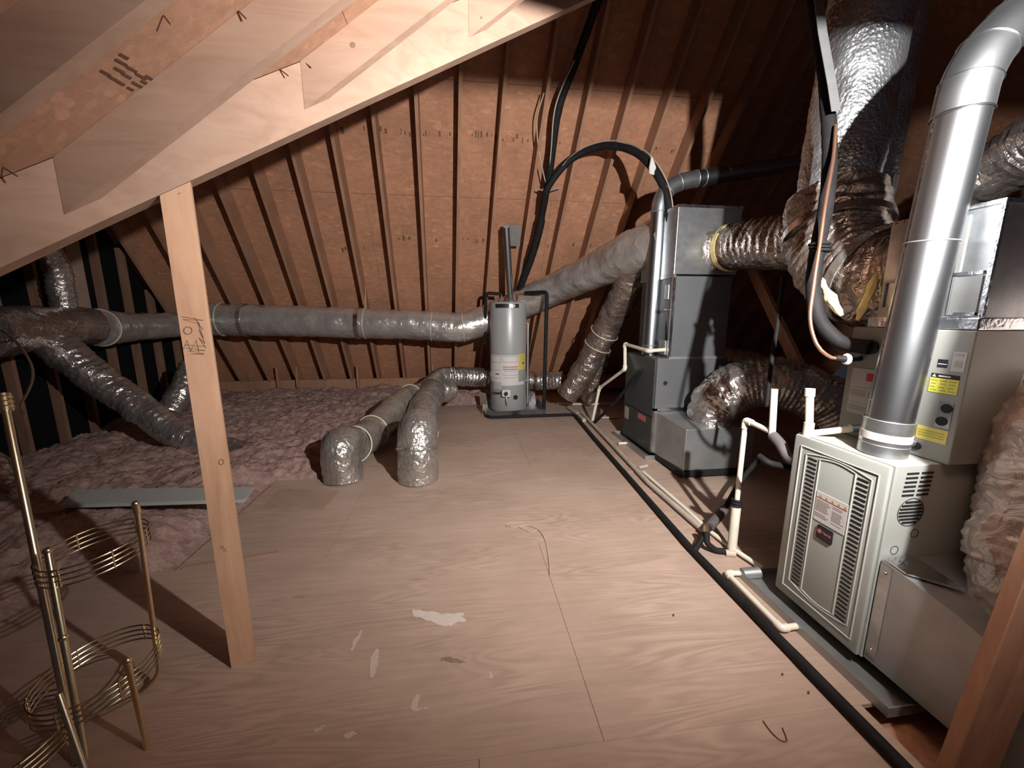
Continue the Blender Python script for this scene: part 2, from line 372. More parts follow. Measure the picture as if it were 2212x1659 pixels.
def ball(bm, c, r, u=14, v=9, s=(1, 1, 1)):
    t = bmesh.new(); bmesh.ops.create_uvsphere(t, u_segments=u, v_segments=v, radius=r)
    for w in t.verts: w.co = V((w.co.x*s[0], w.co.y*s[1], w.co.z*s[2]))+V(c)
    me = bpy.data.meshes.new('t'); t.to_mesh(me); t.free(); bm.from_mesh(me); bpy.data.meshes.remove(me)
def textmesh(s, size):
    cu = bpy.data.curves.new('t', 'FONT'); cu.body = s; cu.size = size; cu.align_x = 'CENTER'; cu.align_y = 'CENTER'; cu.extrude = 0.0006
    o = bpy.data.objects.new('t', cu); COL.objects.link(o); dg = bpy.context.evaluated_depsgraph_get()
    me = bpy.data.meshes.new_from_object(o.evaluated_get(dg)); bpy.data.objects.remove(o); bpy.data.curves.remove(cu); return me

# ================================================================== THE ROOM
# ---- floor: plywood sheets on joists
bm = BM(); box(bm, -4.5, 10.5, -0.6, 8.0, -0.12, -0.06)
floor = part('floor', bm, 'lumber_d', None, False); setp(floor, 'plywood sheet attic floor with grain and paint marks', None, None, 'structure')
LOC[floor.name] = V((0, 0, 0))
G = 0.001
rows = [(-0.30, 1.04, [(-2.18, 0.02), (0.02, 1.46)]), (1.04, 2.22, [(-2.18, 0.452), (0.452, 2.9)]),
        (2.22, 3.46, [(-1.68, -0.86), (-0.86, 1.58), (1.58, 4.0)]), (3.46, 4.70, [(-1.05, 0.62), (0.62, 3.05), (3.05, 4.1)]),
        (4.70, 6.15, [(-0.42, 1.10), (1.10, 2.6), (2.6, 4.1)])]
for y0, y1, xs in rows:
    for x0, x1 in xs:
        bm = BM(); box(bm, x0+G, x1-G, y0+G*0.35, y1-G*0.35, -0.018, 0.0)
        part('plywood_sheet', bm, 'ply', floor, False)
def jag(pts, n=5, amp=2.2):
    rnd = random.Random(int(pts[0][0])); out = []
    for i, a in enumerate(pts):
        b = pts[(i+1) % len(pts)]; k = max(1, min(n, int(math.hypot(b[0]-a[0], b[1]-a[1])/4)))
        for q in range(k):
            t = q/k; j_ = amp if q else 0.4
            out.append((a[0]+(b[0]-a[0])*t+rnd.uniform(-j_, j_), a[1]+(b[1]-a[1])*t+rnd.uniform(-j_, j_)))
    return out
def flat_blob(name, mat, pts, parent, z=0.0008, th=0.0008):
    bm = BM(); P = [onz(x, y, z) for x, y in jag(pts)]; prism(bm, P, (0, 0, th)); return part(name, bm, mat, parent, False)
flat_blob('paint_smear', 'paintspill', [(891, 1316), (925, 1322), (960, 1326), (1003, 1324), (998, 1333), (1007, 1341), (985, 1345), (975, 1352), (950, 1351), (925, 1341), (893, 1331)], floor)
flat_blob('paint_smear', 'paintthin', [(800, 1425), (812, 1402), (820, 1404), (816, 1440), (806, 1464), (798, 1462)], floor)
flat_blob('paint_smear', 'paintthin', [(757, 1405), (766, 1380), (782, 1362), (778, 1375), (763, 1408)], floor)
flat_blob('paint_smear', 'paintthin', [(1056, 1455), (1062, 1450), (1064, 1466), (1058, 1466)], floor)
flat_blob('paint_smear', 'paintthin', [(885, 1527), (900, 1500), (907, 1502), (900, 1530), (925, 1527), (925, 1533), (890, 1535)], floor)
flat_blob('paint_smear', 'paintthin', [(740, 1590), (760, 1580), (772, 1584), (758, 1592), (748, 1600)], floor)
flat_blob('paint_smear', 'paintthin', [(678, 1578), (700, 1565), (704, 1569), (682, 1584)], floor)
flat_blob('stain', 'stainbrown', [(952, 1425), (965, 1418), (985, 1422), (1008, 1433), (990, 1431), (968, 1429)], floor)
flat_blob('knot', 'rust', [(1452, 1327), (1456, 1326), (1457, 1331), (1453, 1332)], floor)
flat_blob('knot', 'rust', [(1743, 1494), (1748, 1493), (1749, 1499), (1744, 1500)], floor)
flat_blob('knot', 'rust', [(1687, 1455), (1692, 1454), (1693, 1459), (1688, 1460)], floor)

# ---- back roof slope: rafters and sheathing sheets
TB, Y0, Z0 = 1.333, 7.5, 0.2            # z = Z0 + TB (Y0 - y)
NB = V((0, TB, 1)).normalized()         # outward normal
def backz(y): return Z0+TB*(Y0-y)
ceil_b = thing('ceiling_back', 'steep back roof slope of bare sheathing between rafters', None, (0, 7.5, 0.2), None, 'structure')
zs = [-0.02, 1.02, 1.995, 2.965, 3.94, 4.91, 5.40]
for i in range(len(zs)-1):
    za, zb = zs[i]+0.002, zs[i+1]-0.002
    off = 0.0 if i % 2 else 1.22
    edges = [-4.52]+[v for v in [-7.32+off+2.44*k for k in range(10)] if -4.3 < v < 8.0]+[8.2]
    for a, b in zip(edges[:-1], edges[1:]):
        ya, yb = Y0-(za-Z0)/TB, Y0-(zb-Z0)/TB
        bm = BM(); P = [(a+0.0015, ya, za), (b-0.0015, ya, za), (b-0.0015, yb, zb), (a+0.0015, yb, zb)]
        prism(bm, P, NB*0.012); part('osb_sheet', bm, 'osb', ceil_b, False)
RD = 0.225                              # rafter depth
for k in range(-9, 16):
    x5 = 0.005+0.462*k
    def rx(y): return x5-0.075*(y-5.0)
    yl, yh = 7.56, 3.70
    if rx(7.4) < -4.38: continue
    inn = -NB*RD
    bm = BM(); w = 0.019
    A, B = V((rx(yl), yl, backz(yl))), V((rx(yh), yh, backz(yh)))
    e = -NB*0.0005
    quadbox(bm, [A+V((-w, 0, 0))+inn, A+V((w, 0, 0))+inn, B+V((w, 0, 0))+inn, B+V((-w, 0, 0))+inn,
                 A+V((-w, 0, 0))+e, A+V((w, 0, 0))+e, B+V((w, 0, 0))+e, B+V((-w, 0, 0))+e])
    part('rafter', bm, 'lumber_y', ceil_b, False)
# eave plate and little baffle blocks
bm = BM(); box(bm, -4.35, 4.5, 7.16, 7.20, 0.05, 0.31); part('eave_board', bm, 'lumber_y', ceil_b, False)
for px in (598, 640, 772, 935):
    p = ony(px, 812, 7.05); bm = BM(); box(bm, p.x-0.02, p.x+0.02, 7.06, 7.10, 0.16, 0.56); part('baffle_block', bm, 'lumber_y', ceil_b, False)
# stamped ink rows
def ink_row(z, x0, x1, seed, n):
    rnd = random.Random(seed); bm = BM(); x = x0
    U_ = V((0, -1/TB, 1)).normalized()
    while x < x1:
        w = rnd.uniform(0.008, 0.03); h = rnd.uniform(0.02, 0.075); dz = rnd.uniform(-0.02, 0.02)
        if rnd.random() < n:
            y = Y0-(z+dz-Z0)/TB; c = V((x, y, z+dz))-NB*0.0008
            prism(bm, [c-U_*h/2, c+V((w, 0, 0))-U_*h/2, c+V((w, 0, 0))+U_*h/2, c+U_*h/2], -NB*0.0006)
        x += w+rnd.uniform(0.006, 0.05)
    return bm
part('ink_stamp', ink_row(3.53, -1.6, 1.25, 1, 0.55), 'pencil', ceil_b, False)
part('ink_stamp', ink_row(3.50, 2.2, 2.9, 5, 0.4), 'pencil', ceil_b, False)
part('ink_stamp', ink_row(2.50, -1.0, 0.35, 2, 0.5), 'pencil', ceil_b, False)
part('ink_stamp', ink_row(2.36, -2.0, -1.2, 3, 0.5), 'pencil', ceil_b, False)
part('ink_stamp', ink_row(2.46, 0.9, 2.1, 4, 0.3), 'pencil', ceil_b, False)

# ---- near left roof slope with jack rafters, valley beam
def lz(x): return 2.808+0.75*x
def vy(x): return 1.436+0.48*(x+1.124)  # valley line in plan
def vx(y): return (y-1.436)/0.48-1.124
NL = V((-0.75, 0, 1)).normalized()
ceil_l = thing('ceiling_left', 'low roof slope overhead with stamped sheathing and jack rafters', None, (0, 0, 2.8), None, 'structure')
for (xa, xb) in ((-3.2, -2.35), (-2.35, -0.40), (-0.40, 1.55), (1.55, 3.38)):
    bm = BM(); prism(bm, [(xa+.001, -1.2, lz(xa)), (xb-.001, -1.2, lz(xb)), (xb-.001, vy(xb), lz(xb)), (xa+.001, vy(xa), lz(xa))], NL*0.012)
    part('osb_sheet', bm, 'osb2', ceil_l, False)
JH = 0.162
for yn in (-0.80, -0.49, -0.17, 0.15, 0.46, 0.77, 1.08, 1.40, 1.697, 2.0, 2.31, 2.62, 2.93):
    ya, yb = yn, yn+0.038; xa, xb = vx(ya)+0.004, vx(yb)+0.004; xe = 3.3
    if xa < -3.1: xa = xb = -3.1
    bm = BM(); g = 0.001
    quadbox(bm, [(xa, ya, lz(xa)-JH), (xe, ya, lz(xe)-JH), (xe, yb, lz(xe)-JH), (xb, yb, lz(xb)-JH),
                 (xa, ya, lz(xa)-g), (xe, ya, lz(xe)-g), (xe, yb, lz(xe)-g), (xb, yb, lz(xb)-g)])
    part('jack_rafter', bm, 'lumber', ceil_l, False)
# sheathing stamp between two jacks
bm = BM()
for (x, y, l) in [(262, 135, 26), (285, 150, 22), (305, 165, 24), (258, 152, 22), (274, 164, 20), (300, 185, 28), (228, 158, 22), (245, 170, 20), (312, 178, 14), (322, 168, 16), (262, 180, 16), (282, 192, 14), (268, 122, 20)]:
    a, b = onp(x-l/2, y-l*0.27, NL, (0, 0, 2.806)), onp(x+l/2, y+l*0.27, NL, (0, 0, 2.806))
    if (b-a).length > 0: bar(bm, a, b, 0.008, 0.0008, NL)
part('ink_stamp', bm, 'ink', ceil_l, False)
# nails that came through the sheathing
def nail(x, y, dx, dy):
    a = onp(x, y, NL, (0, 0, 2.804)); b = a+(-NL*0.03+V((dx, dy, 0)))
    bm = BM(); sweep(bm, [a, b], 0.0022, 6); part('nail_tip', bm, 'rust', ceil_l)
for q in ((655, 132, .01, -.008), (605, 150, .012, -.01), (8, 362, .02, -.01), (516, 24, .004, -.01), (354, 34, 0, -.01), (1012, 8, .01, -.01)): nail(*q)
for (x, y, yy, r_) in ((762, 97, 1.6962, 0.010), (1040, 38, 1.9992, 0.006), (700, 60, 1.6962, 0.004)):
    p = ony(x, y, yy); bm = BM(); sweep(bm, [p+V((0, 0.0004, 0)), p-V((0, 0.0006, 0))], r_, 10); part('knot', bm, 'stainbrown', ceil_l)
# wing slope that rises behind the valley beam
wing = thing('ceiling_wing', 'roof slope rising behind the valley beam, in the dark', None, (0, 3.6, 5.3), None, 'structure')
SW = 0.75/0.48
def wz(y): return 1.965+SW*(y-1.436)
bm = BM(); prism(bm, [(-3.2, vy(-3.2)+.12, wz(vy(-3.2)+.12)), (3.2, vy(3.2)+.12, wz(vy(3.2)+.12)), (3.2, 3.62, wz(3.62)), (-4.42, 3.62, wz(3.62)), (-4.42, 0.3, wz(0.3))], (0, -0.01, 0.02))
part('osb_sheet', bm, 'osb', wing, False)
# main roof right slope, far in the dark
rt = thing('ceiling_right', 'right roof slope hidden in darkness behind the ducts', None, (3.4, 0, 5.35), None, 'structure')
bm = BM(); prism(bm, [(3.4, -1.2, 5.36), (10.5, -1.2, -0.05), (10.5, 8.0, -0.05), (3.4, 8.0, 5.36)], (0.01, 0, 0.02)); part('osb_sheet', bm, 'osb', rt, False)
# valley beam
BD = 0.222; bdir = V((1, 0.48, 0)).normalized(); bn = V((-0.48, 1, 0)).normalized()
bm = BM(); xa, xb = -2.1, 3.2
A, B = V((xa, vy(xa), 0)), V((xb, vy(xb), 0)); back = bn*0.076
def zt(x): return lz(x)-0.002
quadbox(bm, [A+V((0, 0, zt(xa)-BD)), B+V((0, 0, zt(xb)-BD)), B+back+V((0, 0, zt(xb)-BD)), A+back+V((0, 0, zt(xa)-BD)),
             A+V((0, 0, zt(xa))), B+V((0, 0, zt(xb))), B+back+V((0, 0, zt(xb))), A+back+V((0, 0, zt(xa)))])
solo('valley_beam', bm, 'lumber', 'thick sloping lumber valley beam crossing the upper left, carried by a post', 'beam', (0, vy(0), lz(0)-BD), None, False)

# ---- gable wall at the far left: open studs with a black sheet behind
GX = -4.4
wl = thing('wall_left', 'far gable wall of bare studs with a black sheet behind', None, (GX, 5, 0), None, 'structure')
bm = BM(); prism(bm, [(GX-0.10, 2.4, -0.05), (GX-0.10, 7.9, -0.05), (GX-0.10, 3.66, 5.6), (GX-0.10, 2.4, 3.6)], (-0.01, 0, 0)); part('backing_sheet', bm, 'darkwall', wl, False)
def gtop(y): return min(backz(y)-0.02, wz(y)-0.02)
for i, y in enumerate((3.60, 3.98, 4.34, 4.72, 5.08, 5.48, 5.86, 6.24, 6.62, 6.98)):
    bm = BM(); zt_ = gtop(y+0.02)-0.03
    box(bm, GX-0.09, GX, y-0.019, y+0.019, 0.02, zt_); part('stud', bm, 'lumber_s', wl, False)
bm = BM(); box(bm, GX-0.03, GX-0.002, 5.0, 5.27, 1.2, 2.35); part('plywood_gusset', bm, 'card', wl, False)
bm = BM(); box(bm, GX-0.09, GX, 3.2, 7.4, -0.02, 0.02); part('sole_plate', bm, 'lumber_y', wl, False)

# ---- pink insulation filling the joist bays beyond the plywood
def plyleft(y):
    if y < 2.22: return -2.18
    if y < 3.46: return -1.70
    if y < 4.70: return -1.02
    return -0.40
bm = BM(); nx, ny = 250, 310; X0, X1, YA, YB = GX+0.01, 0.5, 0.9, 7.15; gv = []
def plyd(x, y):
    """signed distance past the plywood edge, smoothed over the steps"""
    return plyleft(y)-x
for j in range(ny+1):
    row = []
    y = YA+(YB-YA)*j/ny
    for i in range(nx+1):
        x = X0+(X1-X0)*i/nx; d = plyd(x, y)
        if y < 2.6: d = min(d, 0.6)
        m_ = max(0.0, min(1.0, (d+0.02)/0.28)); m_ = m_*m_*(3-2*m_)
        if 6.12 < y: m_ = max(m_, max(0, min(1, (y-6.2)/0.25)))
        p = V((x, y, 0)); hgt = 0.10+0.07*noise.noise(p*1.7)+0.05*noise.noise(p*4.5)+0.030*noise.noise(p*11)+0.022*noise.noise(p*24)+0.016*noise.noise(p*47)
        hgt += 0.05*max(0, min(1, (y-4.5)/2.5))
        z = -0.045*(1-m_)+max(0.012, hgt)*m_
        row.append(bm.verts.new((x, y, z)))
    gv.append(row)
for j in range(ny):
    for i in range(nx): bm.faces.new((gv[j][i], gv[j][i+1], gv[j+1][i+1], gv[j+1][i]))
solo('fibreglass_insulation', bm, 'insul', 'fluffy pink fibreglass insulation covering the joists at left', 'insulation', (-2.5, 4.5, 0), None, True, 'stuff', 180)

# ---- unseen deck added over the lamp to cut its light off upward
TZ = LAMP.z+0.238
dk = thing('shadow_deck', 'added unseen deck of flat boards that cuts off the lamp light above', 'deck', (0.9, LAMP.y, TZ))
for k in range(4):
    bm = BM(); y_ = LAMP.y-0.30+k*0.234; box(bm, 0.08, 2.75, y_+0.002, y_+0.232, TZ, TZ+0.038); part('board', bm, 'lumber', dk, False)
# rough timber post at the right edge of the view, standing under the deck edge
e0_, e1_ = dep(2060, 1659, 1.15), dep(2165, 1385, 1.05); eu = (e1_-e0_)/(e1_.z-e0_.z)
def edge_at(z): return e0_+eu*(z-e0_.z)
ea, eb = edge_at(0.0), edge_at(TZ-0.002); ew = _R*0.14; et = _fh*0.04
bm = BM(); quadbox(bm, [ea, ea+ew, ea+ew+et, ea+et, eb, eb+ew, eb+ew+et, eb+et])
bmesh.ops.bevel(bm, geom=bm.edges[:], offset=0.003, segments=1, affect='EDGES')
solo('timber_post', bm, 'lumber_d', 'rough reddish timber post standing in the bottom right corner', 'post', tuple(ea), None, False)
lp = thing('work_lamp', 'metal reflector work lamp clamped under the added deck', 'lamp', tuple(LAMP-AIM*0.12))
lq_ = AIM.to_track_quat('Z', 'Y').to_matrix().to_4x4()
bm = BM(); lathe(bm, (0, 0, 0), [(0.020, -0.125), (0.024, -0.075), (0.040, -0.060), (0.052, -0.030), (0.054, -0.012), (0.050, -0.012), (0.037, -0.055), (0.022, -0.070)], 28, False); bmesh.ops.transform(bm, matrix=Matrix.Translation(LAMP) @ lq_, verts=bm.verts); part('reflector', bm, 'galv', lp)
bm = BM(); ball(bm, LAMP-AIM*0.065, 0.020); part('bulb', bm, 'porcelain', lp)
bm = BM(); sweep(bm, [LAMP-AIM*0.125, LAMP-AIM*0.16, V((LAMP.x, LAMP.y-0.10, TZ-0.003))], 0.010, 8); part('clamp', bm, 'galv_dull', lp)

# ================================================================== WOODEN POST
P0 = V((-0.951, 1.519, 0)); pw = 0.043; ptop = lz(P0.x)-0.002-BD-0.002
post = thing('wooden_post', 'tall pale pine stud post under the sloping beam, pencil scribbles on it', 'post', tuple(P0))
bm = BM(); A, B = P0-bdir*pw, P0+bdir*pw; bk = bn*0.038; sl = 0.75*bdir.x
def ptz(p): return lz(p.x)-BD-0.004
quadbox(bm, [A, B, B+bk, A+bk, A+V((0, 0, ptz(A))), B+V((0, 0, ptz(B))), B+bk+V((0, 0, ptz(B))), A+bk+V((0, 0, ptz(A)))])
part('shaft', bm, 'lumber_v', post, False)
def onpost(x, y): return onp(x, y, bn, P0-bn*0.0012)
def scribble(pts, r=0.0009, closed=False):
    bm = BM(); S = [onpost(*q) for q in pts]; sweep(bm, S, r, 5); part('pencil_mark', bm, 'pencil', post)
cir = [(406+9*math.cos(a/10*math.pi), 714+8*math.sin(a/10*math.pi)) for a in range(21)]; scribble(cir, 0.0012)
scribble([(392, 684), (440, 692), (395, 690), (432, 700), (420, 686), (438, 712), (428, 700), (440, 730), (430, 712), (443, 742), (430, 730), (445, 752)])
scribble([(400, 745), (445, 748), (402, 752), (444, 757), (408, 758), (442, 764), (412, 764), (440, 766)])
scribble([(396, 755), (404, 735), (412, 758), (424, 735), (430, 760)])
scribble([(478+5*math.cos(a/8*math.pi), 998+6*math.sin(a/8*math.pi)) for a in range(17)], 0.001)
scribble([(474, 1182), (484, 1180), (478, 1184), (488, 1186), (482, 1190), (490, 1190)]); scribble([(384, 420), (390, 416)])

# ================================================================== WATER HEATER
HC = V((0.665, 5.75, 0)); HR = 0.272; HZ = 0.035; HT = 1.635
wh = thing('water_heater', 'grey cylindrical water heater with white and yellow labels standing in a metal pan', 'water heater', (HC.x, HC.y, HZ))
bm = BM(); lathe(bm, HC, [(HR-0.01, HZ), (HR, HZ+0.012), (HR, HT-0.03), (HR-0.006, HT-0.012), (HR-0.03, HT), (0.02, HT+0.006)], 48); part('tank', bm, 'heater', wh)
AF = math.atan2(-HC.y, -HC.x)            # bearing toward the camera
def hang(px): return AF+math.asin(max(-1, min(1, (px-1097.5)/40.5)))
def hz(py): return ony(1097, py, HC.y-HR).z
def hpatch(name, x0, x1, y0, y1, mat, th=0.003, lab=None):
    bm = BM(); cylpatch(bm, HC, HR+0.0005, hz(y1), hz(y0), hang(x0), hang(x1), th); return part(name, bm, mat, wh, True, lab)
hpatch('nameplate', 1071, 1120, 656, 665, 'black', 0.004, 'dark curved nameplate band'); hpatch('nameplate_emblem', 1100, 1112, 657, 664, 'tape', 0.006)
lb = hpatch('warning_label', 1059, 1083, 768, 826, 'label'); lb2 = hpatch('warning_label', 1083, 1119, 768, 830, 'label')
hpatch('energy_label', 1119, 1134, 766, 800, 'yellow2', 0.004, 'yellow energy label')
hpatch('data_label', 1070, 1132, 826, 833, 'label'); hpatch('data_label', 1066, 1083, 826, 842, 'label_dim')
for (x0, x1, y0, y1, mt) in ((1060, 1082, 770, 784, 'label_grey'), (1085, 1117, 770, 783, 'label_grey'), (1061, 1081, 771, 783, 'label'), (1086, 1116, 771, 782, 'label'),
                             (1064, 1069, 774, 779, 'red'), (1073, 1079, 775, 779, 'red'), (1090, 1099, 774, 776, 'red'), (1098, 1103, 778, 780, 'red'),
                             (1086, 1118, 792, 794, 'redpink'), (1086, 1118, 797, 799, 'redpink'), (1088, 1116, 802, 803, 'label_grey'), (1086, 1118, 810, 811, 'label_grey'), (1088, 1116, 816, 817, 'label_grey'),
                             (1061, 1080, 800, 801, 'label_grey'), (1070, 1078, 808, 810, 'navy'), (1061, 1080, 818, 819, 'label_grey'), (1122, 1132, 770, 771, 'ochre'), (1122, 1132, 776, 777, 'ochre'), (1128, 1131, 784, 788, 'black')):
    hpatch('label_print', x0, x1, y0, y1, mt, 0.0045 if mt not in ('label',) else 0.0055)
# burner control
av = hang(1094); o = V((math.cos(av), math.sin(av), 0)); c = HC+o*(HR+0.05); s_ = V((-o.y, o.x, 0))
bm = BM(); bar(bm, c-o*0.05+V((0, 0, hz(848))), c+o*0.03+V((0, 0, hz(848))), 0.13, 0.11, (0, 0, 1), 0.012); gv_ = part('gas_valve', bm, 'label', wh)
bm = BM(); sweep(bm, [c+o*0.03+V((0, 0, hz(848))), c+o*0.06+V((0, 0, hz(848)))], 0.028, 16); part('control_knob', bm, 'black', gv_)
bm = BM(); z_ = hz(848); sweep(bm, fillet([c-s_*0.06+V((0, 0, z_)), c-s_*0.26+V((0, 0, z_+0.01)), c-s_*0.32-o*0.15+V((0, 0, z_+0.01))], 0.05), 0.011, 8); part('gas_pipe', bm, 'black', wh)
bm = BM(); sweep(bm, spline([c+V((0, 0, z_-0.05)), c+o*0.01+V((0, 0, z_-0.13)), HC+o*(HR+0.01)+V((0, 0, z_-0.2))]), 0.006, 6); part('pilot_tube', bm, 'copper', wh)
ak = hang(1113); oo = V((math.cos(ak), math.sin(ak), 0)); bm = BM(); sweep(bm, [HC+oo*HR+V((0, 0, hz(859))), HC+oo*(HR+0.012)+V((0, 0, hz(859)))], 0.035, 14); part('sight_port', bm, 'black', wh)
# relief pipe down the right side
ar = hang(1136.5); oo = V((math.cos(ar), math.sin(ar), 0)); q = HC+oo*(HR+0.02)
bm = BM(); sweep(bm, fillet([HC+oo*(HR-0.02)+V((0, 0, 1.33)), q+V((0.01, 0, 1.33)), q+V((0.01, 0, 0.12))], 0.02), 0.014, 8); part('relief_pipe', bm, 'galv_dull', wh)
# connections on top
for px, sg in ((1083, -1), (1119, 1)):
    p = ony(px, 650, HC.y+0.03); p.z = HT-0.01
    bm = BM()
    if sg > 0: tube(bm, [p, p+V((0, 0, 0.13)), p+V((0.12, -0.07, 0.14))], 0.012, 8)
    else: sweep(bm, [p, p+V((0, 0, 0.12))], 0.012, 8)
    part('copper_stub', bm, 'copper', wh)
pr0 = ony(1119, 650, HC.y+0.03); zt1 = HT+0.13
bm = BM(); tube(bm, [V((pr0.x+0.10, pr0.y-0.06, zt1)), V((1.175, 5.42, zt1)), V((1.15, 5.40, 0.10))], 0.027, 10, 0.06)
solo('insulated_pipe', bm, 'foam', 'black foam covered pipe running down right of the water heater', 'pipe', (1.15, 5.40, 0.10))
pl0 = ony(1083, 650, HC.y+0.03)
bm = BM(); tube(bm, [V((pl0.x-0.002, pl0.y, HT+0.12)), V((0.34, 5.80, HT+0.13)), V((0.33, 6.05, 1.0))], 0.024, 10, 0.05)
solo('insulated_pipe', bm, 'foam', 'short black foam pipe bending over the left shoulder of the water heater', 'pipe', (0.33, 6.05, 1.0))
# vent of the water heater
vt = thing('heater_vent', 'thin metal vent pipe rising from the water heater to a square roof flashing', 'vent pipe', (0.70, 5.75, HT))
vb, ve = V((0.705, 5.75, HT+0.0)), V((0.595, 5.38, 2.60))
bm = BM(); sweep(bm, [vb+(ve-vb)*0.07, ve], 0.046, 18); part('pipe', bm, 'flue', vt)
bm = BM(); lathe(bm, (0.705, 5.75, HT+0.006), [(0.09, 0), (0.085, 0.02), (0.048, 0.07)], 18); part('draft_hood', bm, 'galv', vt)
fy = 5.66; fc = V((0.70, fy, backz(fy)))-NB*0.232
U_ = V((0, -1/TB, 1)).normalized()
bm = BM(); prism(bm, [fc+V((-0.13, 0, 0))-U_*0.15, fc+V((0.11, 0, 0))-U_*0.15, fc+V((0.11, 0, 0))+U_*0.15, fc+V((-0.13, 0, 0))+U_*0.15], NB*0.01); part('roof_flashing', bm, 'galv_dull', vt)
# drain pan
pn = thing('drain_pan', 'crumpled sheet metal drain pan under the water heater', 'pan', (0.71, 5.75, 0))
bm = BM(); box(bm, 0.30, 1.16, 5.38, 6.12, 0.002, 0.010); part('pan_floor', bm, 'galv_dull', pn, False)
def wall(bm, A, B, h, lean):
    A, B, lean = V(A), V(B), V(lean); n = 8; lo, hi = [], []
    for i in range(n+1):
        t = i/n; p = A.lerp(B, t); lo.append(p); hi.append(p+V((0, 0, h*(1+0.25*noise.noise(p*7))))+lean*(1+0.8*noise.noise(p*9)))
    th = V((lean.x, lean.y, 0)).normalized()*0.003
    for i in range(n):
        quadbox(bm, [lo[i], lo[i+1], lo[i+1]+th, lo[i]+th, hi[i], hi[i+1], hi[i+1]+th, hi[i]+th])
for A, B, ln in (((0.30, 5.38, 0.005), (1.16, 5.38, 0.005), (0, -0.03, 0)), ((0.30, 6.12, 0.005), (1.16, 6.12, 0.005), (0, 0.03, 0)),
                 ((0.30, 5.38, 0.005), (0.30, 6.12, 0.005), (-0.02, 0, 0)), ((1.16, 5.38, 0.005), (1.16, 6.12, 0.005), (0.03, 0, 0))):
    bm = BM(); wall(bm, A, B, 0.085, ln); part('pan_wall', bm, 'galv', pn)
for (x, y) in ((0.30, 5.95), (1.08, 5.98)):
    bm = BM(); quadbox(bm, [(x-0.06, y, 0.012), (x+0.06, y-0.03, 0.012), (x+0.06, y-0.024, 0.012), (x-0.06, y+0.006, 0.012), (x-0.07, y-0.02, 0.26), (x+0.03, y-0.05, 0.24), (x+0.03, y-0.044, 0.24), (x-0.07, y-0.014, 0.26)]); part('bent_corner', bm, 'tape', pn, False)
bm = BM(); box(bm, 0.255, 0.30-0.006, 5.50, 5.66, 0.002, 0.16); part('wood_support', bm, 'card', pn, False)

# ================================================================== DUCTWORK
def duct(name, pts, r, mat, label, base=None, rib=0.0, ribstep=0.07, crump=0.008, seg=28, step=0.025, straps=(), group=None, collars=(), sq=1.0, cs=7.0, capmat=None):
    S = spline(pts, step); loc = V(base) if base else V(S[-1])
    t = thing(name, label, 'duct', tuple(loc), group)
    bm = BM(); sweep(bm, S, r, seg, True, rib, ribstep, crump, cs, sq, sum(map(ord, label)) % 50); part('jacket', bm, mat, t, True, None, 70)
    T, Ns = frames(S); n = len(S)-1
    for fr in straps:
        i = int(fr*n); rr = r(fr) if callable(r) else r
        bm = BM(); hoop(bm, S[i], T[i], rr+crump*0.6+rib*0.5, 0.007, 32, 6); part('strap', bm, 'strap', t)
    for fr, w, mt in collars:
        i = int(fr*n); rr = r(fr) if callable(r) else r
        bm = BM(); band(bm, S[i], T[i], rr+crump*0.5, w, 0.006); part('collar', bm, mt, t)
    return t
# long trunk: left edge -> behind the heater -> up to the far plenum
PLX = (1.99, 2.62); PLY = (3.58, 4.20)
trunk_pts = [ony(462, 690, 6.12), ony(620, 693, 6.13), ony(780, 698, 6.13), ony(900, 702, 6.12), ony(1000, 706, 6.10), ony(1050, 690, 6.12), ony(1120, 660, 6.05), ony(1200, 622, 5.75), ony(1300, 578, 4.95), ony(1366, 546, 4.40), V((2.15, 3.90, 2.20))]
duct('trunk_duct', trunk_pts, lambda t: 0.225 if t < 0.75 else 0.225+0.03*(t-0.75)*4, 'foil_smooth', 'long foil wrapped trunk duct along the back slope passing behind the water heater', None, 0.0, 0.07, 0.014, 32, 0.03, (0.02, 0.295, 0.43, 0.50), None, ((0.06, 0.05, 'foil'), (0.285, 0.06, 'tape')))
# hanger holding the trunk
bm = BM(); p = ony(790, 665, 6.12); bar(bm, (p.x, 6.10, p.z), (p.x-0.02, 6.22, p.z+0.35), 0.03, 0.003, (0, 1, 0)); solo('duct_hanger', bm, 'lumber_v', 'narrow strap hanging the long trunk duct from a rafter', 'hanger', (p.x, 6.1, p.z), None, False)
# left part of the trunk: reducer and wye
duct('trunk_duct', [dep(462, 690, 6.05), dep(400, 700, 5.55), dep(300, 706, 4.85), dep(205, 708, 4.22)], lambda t: 0.20-0.035*math.sin(t*3.14), 'foil_smooth', 'foil trunk duct section between the post and the dark wye at far left', None, 0, 0.07, 0.012, 28, 0.03, (0.97, 0.03))
duct('wye_fitting', [dep(200, 705, 4.20), dep(120, 705, 3.85), dep(30, 712, 3.45), dep(-60, 720, 3.05)], lambda t: 0.19+0.03*t, 'foil_ink', 'dark wrapped wye fitting where the left ducts meet', None, 0, 0.07, 0.02, 24, 0.04)
duct('flexible_duct', [dep(90, 715, 3.72), dep(170, 785, 3.82), dep(280, 865, 3.95), dep(400, 945, 4.0), dep(520, 978, 4.0), dep(600, 990, 4.05), dep(675, 1002, 4.1)], lambda t: 0.165-0.06*t, 'foil', 'foil flexible duct slanting down onto the pink insulation at left', None, 0.010, 0.06, 0.018, 28, 0.02)
duct('flexible_duct', [dep(140, 690, 3.95), dep(135, 640, 3.92), dep(118, 570, 3.8), dep(85, 520, 3.65)], 0.10, 'foil', 'dim foil duct rising from the wye at far left', None, 0.012, 0.06, 0.012, 20, 0.02)
